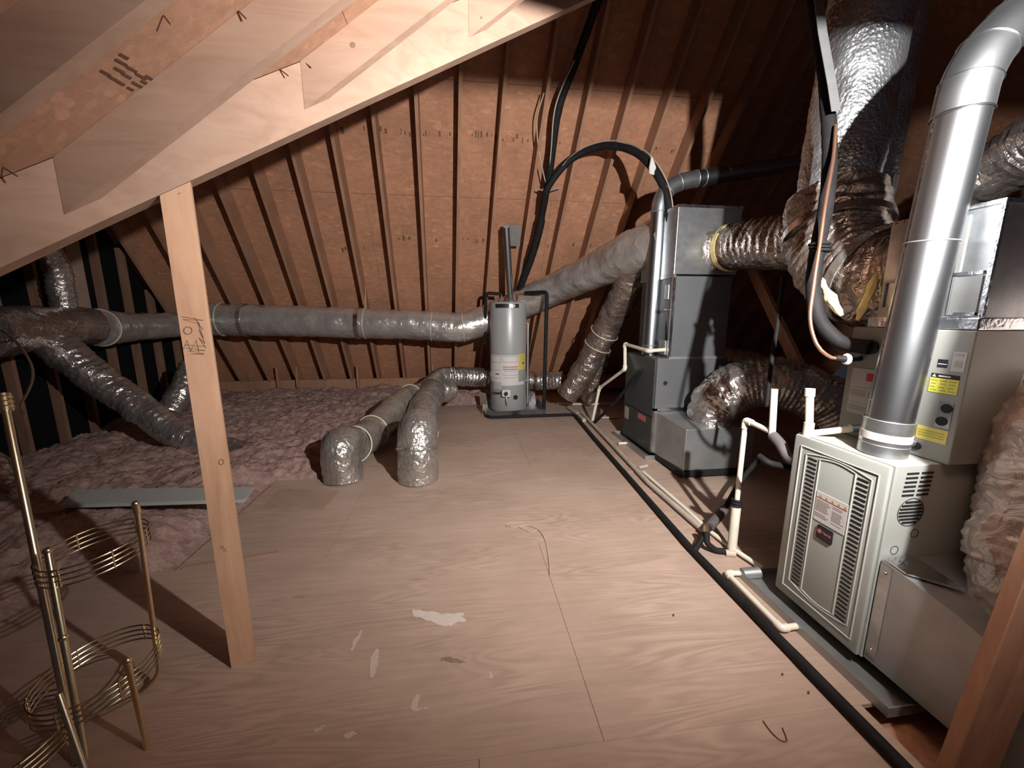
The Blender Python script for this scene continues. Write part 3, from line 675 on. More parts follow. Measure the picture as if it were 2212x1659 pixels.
duct('flexible_duct', [dep(415, 790, 4.9), dep(395, 840, 4.75), dep(365, 890, 4.6)], 0.13, 'foil', 'short foil duct dropping into the insulation behind the post', None, 0.010, 0.06, 0.016, 20, 0.02)
duct('flexible_duct', [dep(-40, 1000, 3.0), dep(5, 1080, 2.9), dep(25, 1150, 2.75), dep(60, 1215, 2.6)], 0.13, 'foil', 'crumpled foil duct lying in shadow at the left edge behind the brass rack', None, 0.010, 0.06, 0.02, 20, 0.02)
# two boots that come forward to the floor
bl, br = onz(743, 1035), onz(904, 1035)
duct('flexible_duct', [V((-0.20, 5.75, 0.32)), V((-0.62, 5.40, 0.36)), ony(865, 872, 4.75), ony(820, 918, 4.25), ony(770, 958, 3.75), V((bl.x-0.01, bl.y+0.04, 0.30)), V((bl.x, bl.y, 0.0))], lambda t: 0.15+0.015*t, 'foil_dimmed', 'foil duct boot bending to the floor, left one of the pair on the plywood', (bl.x, bl.y, 0), 0.004, 0.05, 0.018, 32, 0.02, (0.30, 0.66, 0.80))
duct('flexible_duct', [V((-0.52, 5.58, 0.38)), V((-0.43, 5.15, 0.42)), ony(915, 885, 4.5), ony(908, 935, 3.95), V((br.x, br.y+0.16, 0.44)), V((br.x, br.y+0.02, 0.26)), V((br.x, br.y, 0.0))], lambda t: 0.165+0.012*t, 'foil_dimmed', 'fatter foil duct boot bending to the floor, right one of the pair on the plywood', (br.x, br.y, 0), 0.002, 0.05, 0.014, 32, 0.02, (0.62,), None, ((0.90, 0.02, 'foil'),))
duct('flexible_duct', [V((-0.55, 5.60, 0.36)), ony(960, 815, 6.0), ony(1050, 815, 6.25), ony(1150, 822, 6.30), ony(1215, 822, 6.1)], 0.15, 'foil', 'low foil duct running behind the base of the water heater', None, 0.016, 0.055, 0.02, 26, 0.018)
# riser pair right of the heater
duct('flexible_duct', [ony(1378, 560, 4.42), ony(1352, 628, 4.75), ony(1310, 710, 5.2), ony(1268, 790, 5.45), ony(1225, 855, 5.6)], lambda t: 0.19-0.02*t, 'foil_ink', 'foil duct slanting from the upper junction down to the floor right of the water heater', None, 0.006, 0.07, 0.026, 28, 0.02, (0.52, 0.62))
duct('flexible_duct', [ony(1300, 760, 5.35), ony(1285, 810, 5.55), ony(1270, 862, 5.72)], 0.12, 'foil_ink', 'short crumpled foil duct beside the foot of the slanting duct', None, 0.01, 0.06, 0.025, 22, 0.02)

# ================================================================== FAR FURNACE (dark, behind)
FX0, FX1, FY0, FY1, FZ0, FZ1 = 1.88, 2.63, 3.55, 4.24, 0.05, 1.03
ff = thing('furnace', 'dark charcoal upright furnace standing farther back near the water heater', 'furnace', (FX0+0.37, FY0+0.34, 0.03))
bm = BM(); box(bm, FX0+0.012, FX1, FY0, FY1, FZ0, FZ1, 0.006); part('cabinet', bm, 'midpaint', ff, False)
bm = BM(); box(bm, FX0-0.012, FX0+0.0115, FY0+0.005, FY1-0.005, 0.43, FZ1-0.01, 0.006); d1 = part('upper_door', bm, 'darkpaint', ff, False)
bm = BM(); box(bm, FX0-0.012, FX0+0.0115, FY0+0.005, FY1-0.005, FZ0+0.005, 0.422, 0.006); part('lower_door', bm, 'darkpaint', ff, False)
bm = BM(); box(bm, FX0-0.014, FX0-0.0125, 3.68, 3.86, 0.345, 0.405); part('badge', bm, 'redpink', ff, False, 'faded red badge')
bm = BM(); box(bm, FX0-0.014, FX0-0.0125, 4.10, 4.20, 0.26, 0.40); part('sticker', bm, 'fabric_wire', ff, False, 'pale sticker')
bm = BM(); sweep(bm, [V((1.985, FY0-0.0005, 0.78)), V((1.985, FY0-0.004, 0.78))], 0.022, 16); part('knockout', bm, 'slot', ff)
CX0, CX1 = 2.00, 2.60
bm = BM(); box(bm, CX0, CX1, FY0+0.005, FY1-0.02, FZ1+0.001, 1.815, 0.004); ec = part('coil_cabinet', bm, 'midpaint', ff, False)
for (a, b) in (((CX0-0.004, CX0+0.02), (FY0, FY0+0.006)), ((CX0-0.006, CX0+0.0), (FY0, FY0+0.03))):
    bm = BM(); box(bm, a[0], a[1], b[0]-0.003, b[1], FZ1+0.004, 2.44); part('corner_tape', bm, 'tape', ff, False)
bm = BM(); box(bm, CX0-0.012, CX0+0.012, FY0-0.008, FY1, 1.80, 1.83); part('seam_flange', bm, 'galv', ff, False)
bm = BM(); box(bm, CX0, CX1, FY0-0.008, FY0+0.004, FZ1-0.012, FZ1+0.014); part('seam_flange', bm, 'galv_dull', ff, False)
bm = BM(); box(bm, CX0-0.01, CX0-0.001, 3.62, 3.70, 1.60, 1.74, 0.003); part('access_cover', bm, 'galv', ff, False)
bm = BM(); sweep(bm, [V((CX0-0.001, 3.66, 1.50)), V((CX0-0.035, 3.66, 1.50))], 0.018, 12); part('line_port', bm, 'galv', ff)
bm = BM(); box(bm, CX0-0.02, CX0-0.001, 3.60, 3.72, 1.06, 1.2); part('drain_port_plate', bm, 'galv_dull', ff, False)
bm = BM(); box(bm, CX0-0.01, CX1+0.03, FY0-0.005, FY1, 1.83, 2.44, 0.004); pl_ = part('plenum', bm, 'galv', ff, False)
bm = BM(); box(bm, CX0-0.014, CX1+0.034, FY0-0.009, FY1+0.004, 2.425, 2.452); part('plenum_lid', bm, 'tape', ff, False)
# return box in front of it
rb = thing('return_plenum', 'galvanized sheet metal return box against the dark furnace', 'duct box', (2.25, 3.28, 0.06))
bm = BM(); quadbox(bm, [(1.885, 3.54, 0.07), (1.93, 3.04, 0.07), (2.60, 3.04, 0.07), (2.62, 3.54, 0.07), (1.885, 3.54, 0.50), (1.93, 3.04, 0.455), (2.60, 3.04, 0.455), (2.62, 3.54, 0.50)])
bmesh.ops.bevel(bm, geom=bm.edges[:]+bm.verts[:], offset=0.006, segments=2, profile=0.5, affect='EDGES'); part('box', bm, 'galv_dull', rb, False)
bm = BM(); box(bm, 1.868, 1.90, 3.512, 3.546, 0.07, 0.53); part('seam_flange', bm, 'tape', rb, False)
bm = BM(); box(bm, 1.868, 2.63, 3.512, 3.546, 0.505, 0.535); part('seam_flange', bm, 'tape', rb, False)
bm = BM(); quadbox(bm, [(1.90, 3.02, 0.02), (2.5, 3.02, 0.02), (2.5, 3.5, 0.02), (1.90, 3.5, 0.02), (1.90, 3.02, 0.068), (2.5, 3.02, 0.068), (2.5, 3.5, 0.068), (1.90, 3.5, 0.068)]); part('support', bm, 'slot', rb, False)
# pan below the far furnace
fp = thing('drain_pan', 'low grey metal drain pan under the dark furnace', 'pan', (2.2, 3.9, 0))
bm = BM(); box(bm, 1.80, 2.72, 3.50, 4.36, 0.002, 0.012); part('pan_floor', bm, 'galv_dull', fp, False)
for (a, b, c, d) in ((1.80, 2.72, 3.50, 3.508), (1.80, 2.72, 4.352, 4.36), (1.80, 1.808, 3.508, 4.352), (2.712, 2.72, 3.508, 4.352)):
    bm = BM(); box(bm, a, b, c, d, 0.012, 0.046); part('pan_wall', bm, 'galv_dull', fp, False)
bm = BM(); box(bm, 1.95, 2.6, 3.6, 4.2, 0.0125, 0.0495); part('block', bm, 'slot', fp, False)
# flue of the far furnace
fl = thing('flue_pipe', 'metal flue pipe rising beside the dark furnace and bending away to the right', 'flue pipe', (1.975, 3.80, 1.03))
fb = V((1.955, 3.86, 1.035))
bm = BM(); sweep(bm, [fb, fb+V((0.01, 0, 1.42))], 0.078, 24); part('pipe', bm, 'flue', fl)
e0 = fb+V((0.01, 0, 1.42))
el = [e0, e0+V((0.01, 0.0, 0.10)), e0+V((0.06, 0.0, 0.20)), e0+V((0.18, 0.0, 0.28)), e0+V((0.36, 0, 0.325))]
bm = BM(); sweep(bm, spline(el, 0.02), 0.080, 24); part('elbow', bm, 'galv', fl)
h0 = el[-1]
bm = BM(); sweep(bm, [h0, h0+V((1.6, 0.05, 0.30))], 0.078, 24); part('pipe', bm, 'flue', fl)
for p, d in ((fb+V((0.003, 0, 0.10)), (0, 0, 1)), (e0, (0, 0, 1)), (el[2], (0.5, 0, 0.7)), (el[3], (1, 0, 0.4)), (h0, (1, 0, 0.18)), (h0+V((0.08, 0, 0.016)), (1, 0, 0.18))):
    bm = BM(); hoop(bm, p, d, 0.080, 0.004, 28, 6); part('joint_ring', bm, 'galv_dull', fl)
# flex from plenum toward the near unit
duct('flexible_duct', [V((2.28, 3.60, 2.02)), dep(1530, 545, 3.85), dep(1605, 530, 3.45), dep(1690, 522, 3.05), dep(1775, 520, 2.75), dep(1850, 520, 2.5)], lambda t: 0.195+0.02*t, 'foil_ink', 'brown tinted foil duct leaving the far plenum toward the tall foil ducts', None, 0.012, 0.075, 0.02, 30, 0.018, (), None, ((0.33, 0.055, 'fibre'),))
# big grey flex arching from return box to the right
duct('flexible_duct', [V((2.33, 3.28, 0.48)), V((2.34, 3.24, 0.66)), V((2.50, 3.12, 0.83)), V((2.74, 2.95, 0.86)), V((3.0, 2.75, 0.72)), V((3.15, 2.62, 0.45)), V((3.2, 2.55, 0.15))], 0.215, 'foil', 'large foil flexible duct arching from the far return box to the right', (2.33, 3.28, 0.48), 0.007, 0.04, 0.022, 40, 0.010)
duct('flexible_duct', [V((2.65, 4.6, 0.95)), V((3.1, 4.2, 0.92)), V((3.6, 3.8, 0.8))], 0.16, 'foil_ink', 'dim foil duct lying in the dark behind the far furnace', None, 0.01, 0.07, 0.02, 20, 0.03)

# ================================================================== NEAR FURNACE
NX, NY0, NY1, NZ0, NZ1 = 1.58, 1.165, 1.595, 0.065, 0.895
nf = thing('furnace', 'pale grey furnace with two louvre columns and a dark badge, nearest on the right', 'furnace', (1.85, 1.38, NZ0))
bm = BM(); box(bm, NX+0.012, 2.25, NY0, NY1, NZ0, NZ1, 0.004); part('cabinet', bm, 'paint', nf, False)
bm = BM(); box(bm, NX-0.010, NX+0.0115, NY0+0.004, NY1-0.004, NZ0+0.004, NZ1-0.004, 0.010); door = part('front_door', bm, 'paint', nf, True)
def fr_poly(bm, pts, x0, x1):
    prism(bm, [(x0, y, z) for y, z in pts], (x1-x0, 0, 0))
# pressed rim lines on the door: outer rim and inner panel with arched ends
def rimline(name, pts, r, mat, closed=True):
    P = [V((NX-0.0105, y, z)) for y, z in pts]
    if closed: P = P+[P[0]]
    bm = BM(); sweep(bm, P, r, 6); part(name, bm, mat, door)
rimline('pressed_rim', [(1.545, 0.845), (1.545, 0.12), (1.20, 0.12), (1.20, 0.845)], 0.0035, 'paint_hi')
def arch(y0, y1, z0, z1, b):
    top = [(y0+(y1-y0)*i/10, z1+b*math.sin(math.pi*i/10)) for i in range(11)]
    bot = [(y1+(y0-y1)*i/10, z0-b*math.sin(math.pi*i/10)) for i in range(11)]
    return top+bot
rimline('pressed_rim', arch(1.515, 1.222, 0.165, 0.815, 0.022), 0.003, 'paint_hi')
rimline('pressed_rim', arch(1.445, 1.285, 0.165, 0.815, 0.012), 0.003, 'paint_hi')
# louvre slots
bm = BM(); box(bm, -0.0012, 0.0012, -0.0215, 0.0215, -0.0042, 0.0042); slot_me = finish(bm, 'louvre_slot', 'slot', False)
nS = 32; sl_ = []
for yc in (1.481, 1.254):
    for i in range(nS): sl_.append((NX-0.0105, yc, 0.172+(0.800-0.172)*i/(nS-1)))
copies('louvre_slot', slot_me, door, sl_)
# warning label
bm = BM(); box(bm, NX-0.0125, NX-0.0105, 1.292, 1.436, 0.536, 0.672); lab = part('warning_label', bm, 'label', door, False, 'white warning label')
bm = BM(); box(bm, NX-0.0132, NX-0.0126, 1.294, 1.434, 0.643, 0.646); part('label_print', bm, 'red', door, False)
bm = BM()
for i in range(5):
    y = 1.42-0.028*i; prism(bm, [(NX-0.0132, y, 0.650), (NX-0.0132, y-0.012, 0.650), (NX-0.0132, y-0.006, 0.663)], (0.0006, 0, 0))
part('label_print', bm, 'ochre', door, False)
bm = BM(); rnd = random.Random(3)
for z in [0.634-0.0068*i for i in range(12)]:
    for (ya, yb) in ((1.431, 1.362), (1.354, 1.297)):
        if rnd.random() < 0.88: box(bm, NX-0.0132, NX-0.0126, yb+rnd.uniform(0, 0.02), ya, z-0.0016, z+0.0016)
part('label_print', bm, 'label_grey', door, False)
# badge
bm = BM(); box(bm, NX-0.017, NX-0.0105, 1.335, 1.407, 0.462, 0.524, 0.006); bd_ = part('badge', bm, 'navy', door, True, 'dark badge with red lettering')
bm = BM(); sweep(bm, [V((NX-0.0168, 1.394, 0.497)), V((NX-0.0185, 1.394, 0.497))], 0.0095, 18); part('badge_emblem', bm, 'redpink', door)
tm = textmesh('TRANE', 0.0135); tm.materials.append(M['redpink'])
to = bpy.data.objects.new('badge_lettering', tm); COL.objects.link(to); to.parent = door
to.matrix_local = Matrix.Translation(V((NX-0.0178, 1.360, 0.496))-rootloc(door)) @ Matrix(((0, 0, -1, 0), (-1, 0, 0, 0), (0, 1, 0, 0), (0, 0, 0, 1)))
# near side (toward the camera): slots, round vent, knockouts
bm = BM(); box(bm, -0.026, 0.026, -0.001, 0.001, -0.0038, 0.0038); vs = finish(bm, 'vent_slot', 'slot', False)
L_ = []
for i in range(6):
    z = 0.862-0.0175*i
    for xc in (1.668, 1.732): L_.append((xc-0.0012*i, NY0-0.0006, z))
copies('vent_slot', vs, nf, L_)
cx_, cz_ = 1.690, 0.703; L2 = []
for i in range(7):
    z = cz_+0.042-0.014*i; w = math.sqrt(max(0, 0.052**2-(z-cz_)**2)); bm = BM(); box(bm, cx_-w, cx_+w, NY0-0.0016, NY0+0.0004, z-0.004, z+0.004); part('vent_slot', bm, 'slot', nf, False)
bm = BM(); hoop(bm, (cx_, NY0-0.0005, cz_), (0, 1, 0), 0.057, 0.0014, 32, 5); part('vent_ring', bm, 'slot', nf)
for (x, z) in ((1.727, 0.612), (1.650, 0.546)):
    bm = BM(); hoop(bm, (x, NY0-0.0005, z), (0, 1, 0), 0.017, 0.0012, 20, 5); part('knockout_ring', bm, 'slot', nf)
# coil cabinet standing on the furnace, set back
CXN, CY0, CY1, CZ1 = 1.78, 1.14, 1.575, 1.395
cc = thing('coil_cabinet', 'grey evaporator coil cabinet with yellow stickers behind the near flue pipe', 'cabinet', (2.0, 1.35, NZ1))
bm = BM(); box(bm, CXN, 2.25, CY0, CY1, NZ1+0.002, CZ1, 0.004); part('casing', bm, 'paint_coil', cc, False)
def sticker(name, y0, y1, z0, z1, mat, th=0.0015, x=CXN, par=cc, lab_=None):
    bm = BM(); box(bm, x-th, x-0.0003, min(y0, y1), max(y0, y1), z0, z1); return part(name, bm, mat, par, False, lab_)
sticker('efficiency_sticker', 1.233, 1.203, 1.256, 1.286, 'navy'); sticker('sticker_print', 1.231, 1.205, 1.267, 1.270, 'label', 0.0025)
sticker('data_sticker', 1.191, 1.152, 1.246, 1.318, 'label_dim'); sticker('sticker_print', 1.186, 1.160, 1.303, 1.311, 'label_grey', 0.0025); sticker('sticker_print', 1.182, 1.160, 1.262, 1.285, 'label_grey', 0.0022)
sticker('caution_sticker', 1.247, 1.159, 1.160, 1.215, 'yellow', 0.0015, CXN, cc, 'yellow caution sticker with black header'); sticker('sticker_header', 1.245, 1.160, 1.2155, 1.232, 'black')
sticker('sticker_print', 1.222, 1.185, 1.221, 1.226, 'label', 0.0025); 
bm = BM(); prism(bm, [(CXN-0.0025, 1.242, 1.219), (CXN-0.0025, 1.230, 1.219), (CXN-0.0025, 1.236, 1.229)], (0.001, 0, 0)); part('sticker_print', bm, 'label', cc, False)
for k, (a, b) in enumerate(((1.204, 1.209), (1.192, 1.197), (1.179, 1.184), (1.168, 1.172))):
    for (ya, yb) in ((1.243, 1.222), (1.216, 1.194), (1.188, 1.164)): sticker('sticker_print', ya-0.002*(k % 2), yb+0.003*(k % 3), a, b, 'ochre', 0.0022)
sticker('lower_sticker', 1.259, 1.160, 0.970, 1.023, 'yellow2', 0.0015, CXN, cc, 'pale yellow sticker')
for z in (1.008, 0.998, 0.988): sticker('sticker_print', 1.252, 1.17, z-0.002, z+0.002, 'ochre', 0.0022)
for (y, z) in ((1.178, 1.107), (1.186, 1.056)):
    bm = BM(); sweep(bm, [V((CXN-0.002, y, z)), V((CXN-0.006, y, z))], 0.017, 18); part('port_hole', bm, 'slot', cc)
bm = BM(); box(bm, CXN-0.002, CXN-0.0005, 1.160, 1.204, 1.03, 1.13); part('port_plate', bm, 'galv', cc, False)
bm = BM(); sweep(bm, [V((CXN-0.001, 1.262, 0.946)), V((CXN-0.03, 1.275, 0.952))], 0.016, 14); part('drain_stub', bm, 'galv', cc)
bm = BM(); sweep(bm, [V((CXN-0.0305, 1.275, 0.952)), V((CXN-0.033, 1.276, 0.9523))], 0.012, 14); part('drain_stub_hole', bm, 'slot', cc)
bm = BM(); sweep(bm, [V((CXN-0.001, 1.246, 0.938)), V((CXN-0.006, 1.246, 0.938))], 0.014, 14); part('port_hole', bm, 'slot', cc)
# left label block
sticker('rating_label', 1.547, 1.408, 1.005, 1.213, 'label_dim'); sticker('rating_label_red', 1.480, 1.415, 1.160, 1.195, 'red', 0.0022)
for (z0, z1, ya, yb) in ((1.125, 1.128, 1.54, 1.41), (1.085, 1.115, 1.54, 1.475), (1.085, 1.115, 1.465, 1.41), (1.055, 1.058, 1.54, 1.41), (1.02, 1.045, 1.54, 1.42)): sticker('sticker_print', ya, yb, z0, z1, 'label_grey', 0.0022)
bm = BM(); sweep(bm, [V((CXN-0.001, 1.479, 1.309)), V((CXN-0.012, 1.479, 1.309))], 0.030, 16); part('suction_port', bm, 'black', cc)
# plenum above
pm = thing('supply_plenum', 'galvanized supply plenum on top of the coil cabinet behind the near flue', 'duct box', (2.05, 1.35, CZ1))
bm = BM(); box(bm, 1.80, 2.32, 1.150, 1.50, CZ1+0.04, 1.825, 0.006); part('box', bm, 'galv', pm, False)
bm = BM(); box(bm, 1.785, 2.25, 1.142, 1.52, CZ1+0.002, CZ1+0.045, 0.004); part('base_flange', bm, 'tape', pm, False)
bm = BM(); box(bm, 1.795, 1.80, 1.165, 1.245, 1.45, 1.585); part('access_panel', bm, 'galv_dull', pm, False)
for (ya, yb, z) in ((1.165, 1.245, 1.59), (1.165, 1.225, 1.447)):
    bm = BM(); box(bm, 1.792, 1.80, ya, yb, z, z+0.012); part('drive_cleat', bm, 'tape', pm, False)
bm = BM(); box(bm, 1.796, 1.80, 1.235, 1.25, 1.45, 1.80); part('drive_cleat', bm, 'galv_dull', pm, False)
bm = BM(); box(bm, 1.794, 1.806, 1.144, 1.156, 1.44, 1.828); part('corner_tape', bm, 'tape', pm, False)
bm = BM(); box(bm, 1.792, 2.32, 1.142, 1.50, 1.818, 1.832); part('lid', bm, 'tape', pm, False)
for (a, b, c, d) in ((1.486, 1.42, 1.583, 1.594), (1.486, 1.42, 1.471, 1.482), (1.486, 1.476, 1.482, 1.583)):
    bm = BM(); box(bm, 1.790, 1.799, min(a, b), max(a, b), c, d); part('opening_frame', bm, 'label_dim', pm, False)
# flue pipe of the near furnace
nfl = thing('flue_pipe', 'bright metal flue pipe rising from the near furnace and bending off to the upper right', 'flue pipe', (1.69, 1.285, NZ1))
b0 = V((1.683, 1.295, NZ1+0.001)); t0 = V((1.725, 1.268, 2.13))
bm = BM(); sweep(bm, [b0+V((0, 0, 0.0)), b0+(t0-b0)*0.115], 0.0775, 32); part('collar', bm, 'galv', nfl)
bm = BM(); sweep(bm, [b0+(t0-b0)*0.085, t0], 0.073, 32); part('pipe', bm, 'flue', nfl)
bm = BM(); bar(bm, b0+(t0-b0)*0.10+V((-0.066, 0.028, 0)), t0+V((-0.066, 0.028, 0)), 0.005, 0.007, (0, 1, 0)); part('lock_seam', bm, 'tape', nfl)
bm = BM(); band(bm, b0+(t0-b0)*0.062, t0-b0, 0.078, 0.03, 0.0015, 32); part('collar_label', bm, 'label', nfl, True, 'white band on the collar')
for fr in (0.035, 0.115, 0.66):
    bm = BM(); hoop(bm, b0+(t0-b0)*fr, t0-b0, 0.0765 if fr < 0.2 else 0.0735, 0.0028, 32, 6); part('joint_ring', bm, 'galv_dull', nfl)
ep = [t0, t0+V((0.01, 0, 0.10)), t0+V((0.055, 0.0, 0.20)), t0+V((0.14, 0.0, 0.29)), t0+V((0.26, 0.01, 0.40)), t0+V((0.50, 0.02, 0.62))]
bm = BM(); sweep(bm, spline(ep, 0.02), 0.0765, 32); part('elbow', bm, 'flue_dull', nfl)
for p, d in ((ep[0], (0, 0, 1)), (ep[1], (0.2, 0, 1)), (ep[2], (0.6, 0, 1)), (ep[3], (0.8, 0, .9)), (ep[4], (1, 0, 1))):
    bm = BM(); hoop(bm, p, d, 0.077, 0.003, 32, 6); part('joint_ring', bm, 'flue', nfl)
# return box beside the near furnace
nr = thing('return_plenum', 'large dull sheet metal return box at lower right beside the near furnace', 'duct box', (1.9, 0.85, 0.06))
bm = BM(); prism(bm, [(1.595, 1.160, 0.075), (1.595, 0.52, 0.075), (1.595, 0.52, 0.345), (1.595, 0.93, 0.478), (1.595, 1.160, 0.512)], (0.62, 0, 0)); part('box', bm, 'galv_dull', nr, False)
bm = BM(); box(bm, 1.592, 1.5945, 1.118, 1.158, 0.10, 0.50); part('seam_flange', bm, 'galv', nr, False)
bm = BM(); prism(bm, [(1.60, 1.155, 0.515), (1.72, 1.155, 0.522), (1.72, 0.98, 0.500), (1.60, 1.08, 0.507)], (0, 0, 0.006)); part('tape_patch', bm, 'tape', nr, False)
for z in (0.47, 0.13): 
    bm = BM(); ball(bm, (1.591, 1.138, z), 0.007); part('screw', bm, 'tape', nr)
# pan under the near furnace
npn = thing('drain_pan', 'dull metal drain pan edge in front of the near furnace', 'pan', (1.9, 1.35, 0))
bm = BM(); box(bm, 1.505, 2.5, 0.985, 1.76, 0.001, 0.010); part('pan_floor', bm, 'galv_dull', npn, False)
for (a, b, c, d) in ((1.505, 1.511, 0.985, 1.76), (2.49, 2.5, 0.985, 1.76), (1.511, 2.49, 0.985, 0.991), (1.511, 2.49, 1.754, 1.76)):
    bm = BM(); box(bm, a, b, c, d, 0.010, 0.042); part('pan_wall', bm, 'galv_dull', npn, False)
bm = BM(); box(bm, 1.64, 2.2, 1.20, 1.56, 0.0105, 0.064); part('support_block', bm, 'black', npn, False)

# ================================================================== TALL DUCTS BEHIND THE NEAR UNIT
T1 = [V((2.10, 1.62, 1.62)), V((2.08, 1.88, 1.62)), V((2.05, 2.06, 1.80)), V((2.04, 2.08, 2.05))]
duct('duct_elbow', [V((2.06, 1.505, 1.625)), V((2.05, 1.74, 1.63)), V((2.09, 1.99, 1.80)), V((2.14, 2.11, 2.08))], 0.232, 'foil_ink', 'bulging foil wrapped elbow with torn yellow insulation between plenum and tall duct', (2.06, 1.505, 1.6), 0.016, 0.055, 0.03, 40, 0.012, (), None, ((0.28, 0.05, 'foil'), (0.8, 0.04, 'tape')))
duct('tall_duct', [V((2.15, 2.13, 2.0)), V((2.17, 2.13, 2.5)), V((2.19, 2.12, 3.0)), V((2.22, 2.10, 3.7))], 0.19, 'foil_bright', 'tall upright bubble foil duct shining at the upper right, the brighter one', (2.05, 2.06, 2.0), 0.003, 0.05, 0.01, 36, 0.025)
duct('tall_duct', [V((2.62, 2.42, 1.8)), V((2.62, 2.40, 2.5)), V((2.60, 2.36, 3.7))], 0.17, 'foil_bright', 'second upright bubble foil duct half hidden behind the brighter tall one', (2.62, 2.4, 1.8), 0.003, 0.05, 0.01, 30, 0.03)
# torn yellow insulation flaps
def flap(name, pts, label):
    bm = BM(); P = [V(p) for p in pts]; n = len(P)
    S = spline(P, 0.02); sweep(bm, S, lambda t: 0.008+0.012*math.sin(3.14*t), 8, True, 0, 0.06, 0.012, 20); return solo(name, bm, 'fibre', label, 'insulation', tuple(P[0]))
flap('insulation_flap', [dep(1893, 590, 1.70), dep(1880, 625, 1.70), dep(1866, 660, 1.71), dep(1850, 692, 1.73)], 'torn yellow fibreglass edge hanging below the wrapped elbow, nearer one')
flap('insulation_flap', [dep(1768, 602, 1.84), dep(1788, 632, 1.80), dep(1805, 662, 1.78), dep(1818, 682, 1.77)], 'torn yellow fibreglass edge along the left bottom of the wrapped elbow')
flap('insulation_flap', [dep(1722, 510, 2.30), dep(1735, 535, 2.29), dep(1742, 565, 2.28)], 'small yellow fibreglass tuft where the far flex duct meets the elbow')
# hanger strap and line set
bm = BM(); S = [dep(1764, -40, 1.88), dep(1777, 70, 1.88), dep(1797, 180, 1.88), dep(1806, 240, 1.87)]
for a, b in zip(S[:-1], S[1:]): bar(bm, a, b, 0.045, 0.003, _F)
solo('hanger_strap', bm, 'galv_dull', 'flat grey metal strap hanging down left of the tall foil duct', 'strap', tuple(S[-1]), None, False)
bm = BM(); sweep(bm, spline([dep(1745, -80, 1.95), dep(1766, 60, 1.95), dep(1784, 180, 1.95), dep(1792, 330, 1.92), dep(1785, 440, 1.88), dep(1767, 530, 1.84), dep(1757, 620, 1.84), dep(1770, 690, 1.82), dep(1815, 738, 1.78), V((CXN-0.01, 1.479, 1.309))], 0.02), 0.032, 14, True, 0, 0.06, 0.002, 20)
solo('suction_line', bm, 'foam', 'thick black foam suction line curving into the coil cabinet', 'pipe', (CXN-0.01, 1.479, 1.309))
bm = BM(); sweep(bm, spline([dep(1806, 270, 1.88), dep(1800, 340, 1.85), dep(1783, 440, 1.80), dep(1772, 520, 1.78), dep(1757, 620, 1.76), dep(1750, 690, 1.75), dep(1765, 745, 1.73), dep(1795, 772, 1.72), dep(1822, 775, 1.71)], 0.02), 0.008, 10)
lq = solo('liquid_line', bm, 'copper', 'thin bare copper line looping below the black suction line', 'pipe', tuple(dep(1822, 775, 1.71)))
bm = BM(); sweep(bm, [dep(1805, 773, 1.715), dep(1826, 776, 1.71)], 0.014, 12); part('valve_fitting', bm, 'black', lq)
bm = BM(); hoop(bm, dep(1829, 776, 1.71), (1, -0.2, 0), 0.017, 0.009, 20, 8); part('white_ring', bm, 'white', lq, True, 'white plastic ring')
bm = BM(); sweep(bm, [dep(1836, 777, 1.71), V((CXN, 1.52, 1.255))], 0.010, 10); part('line_stub', bm, 'foam', lq)
bm = BM(); 
for k in range(3): hoop(bm, dep(1770+2*k, 528+7*k, 1.83), (0.05, 0.0, 1), 0.040, 0.006, 18, 6)
solo('tape_wrap', bm, 'black', 'black tape bunch tying the suction and copper lines', 'tape', tuple(dep(1772, 535, 1.83)))
# dim ducts at the far right
duct('flexible_duct', [dep(2080, 420, 2.7), dep(2150, 370, 2.5), dep(2240, 310, 2.3), dep(2330, 260, 2.1)], 0.17, 'foil', 'crumpled foil duct in the gloom at the right edge above the plenum', None, 0.016, 0.06, 0.03, 26, 0.02)
# big jacketed flex at right edge going into the return box
duct('flexible_duct', [V((1.90, 0.86, 0.44)), V((1.905, 0.875, 0.60)), V((1.98, 0.93, 0.82)), V((2.12, 1.00, 1.05)), V((2.34, 1.10, 1.34)), V((2.6, 1.2, 1.6))], lambda t: 0.215 if t > 0.12 else 0.20, 'foil_grey', 'fat wrinkled grey jacket duct at the right edge dropping into the return box', (1.9, 0.86, 0.44), 0.007, 0.032, 0.022, 56, 0.008, (), None, (), 1.0, 9.0)
# dark wooden brace between the two furnaces
A, B = V((2.92, 3.80, 2.03)), V((2.80, 2.72, 0.80))
bm = BM(); bar(bm, A, B, 0.10, 0.04, (1, 0, 0)); solo('timber_brace', bm, 'lumber_d', 'dim wooden diagonal brace between the two furnaces', 'brace', tuple(B), None, False)

bm = BM(); sweep(bm, spline([dep(1692, 600, 2.45), dep(1680, 700, 2.45), dep(1664, 800, 2.42), dep(1656, 880, 2.40)], 0.03), 0.012, 8); solo('hanging_cable', bm, 'foam', 'thin dark cord hanging in front of the arching foil duct', 'cable', tuple(dep(1656, 880, 2.40)))

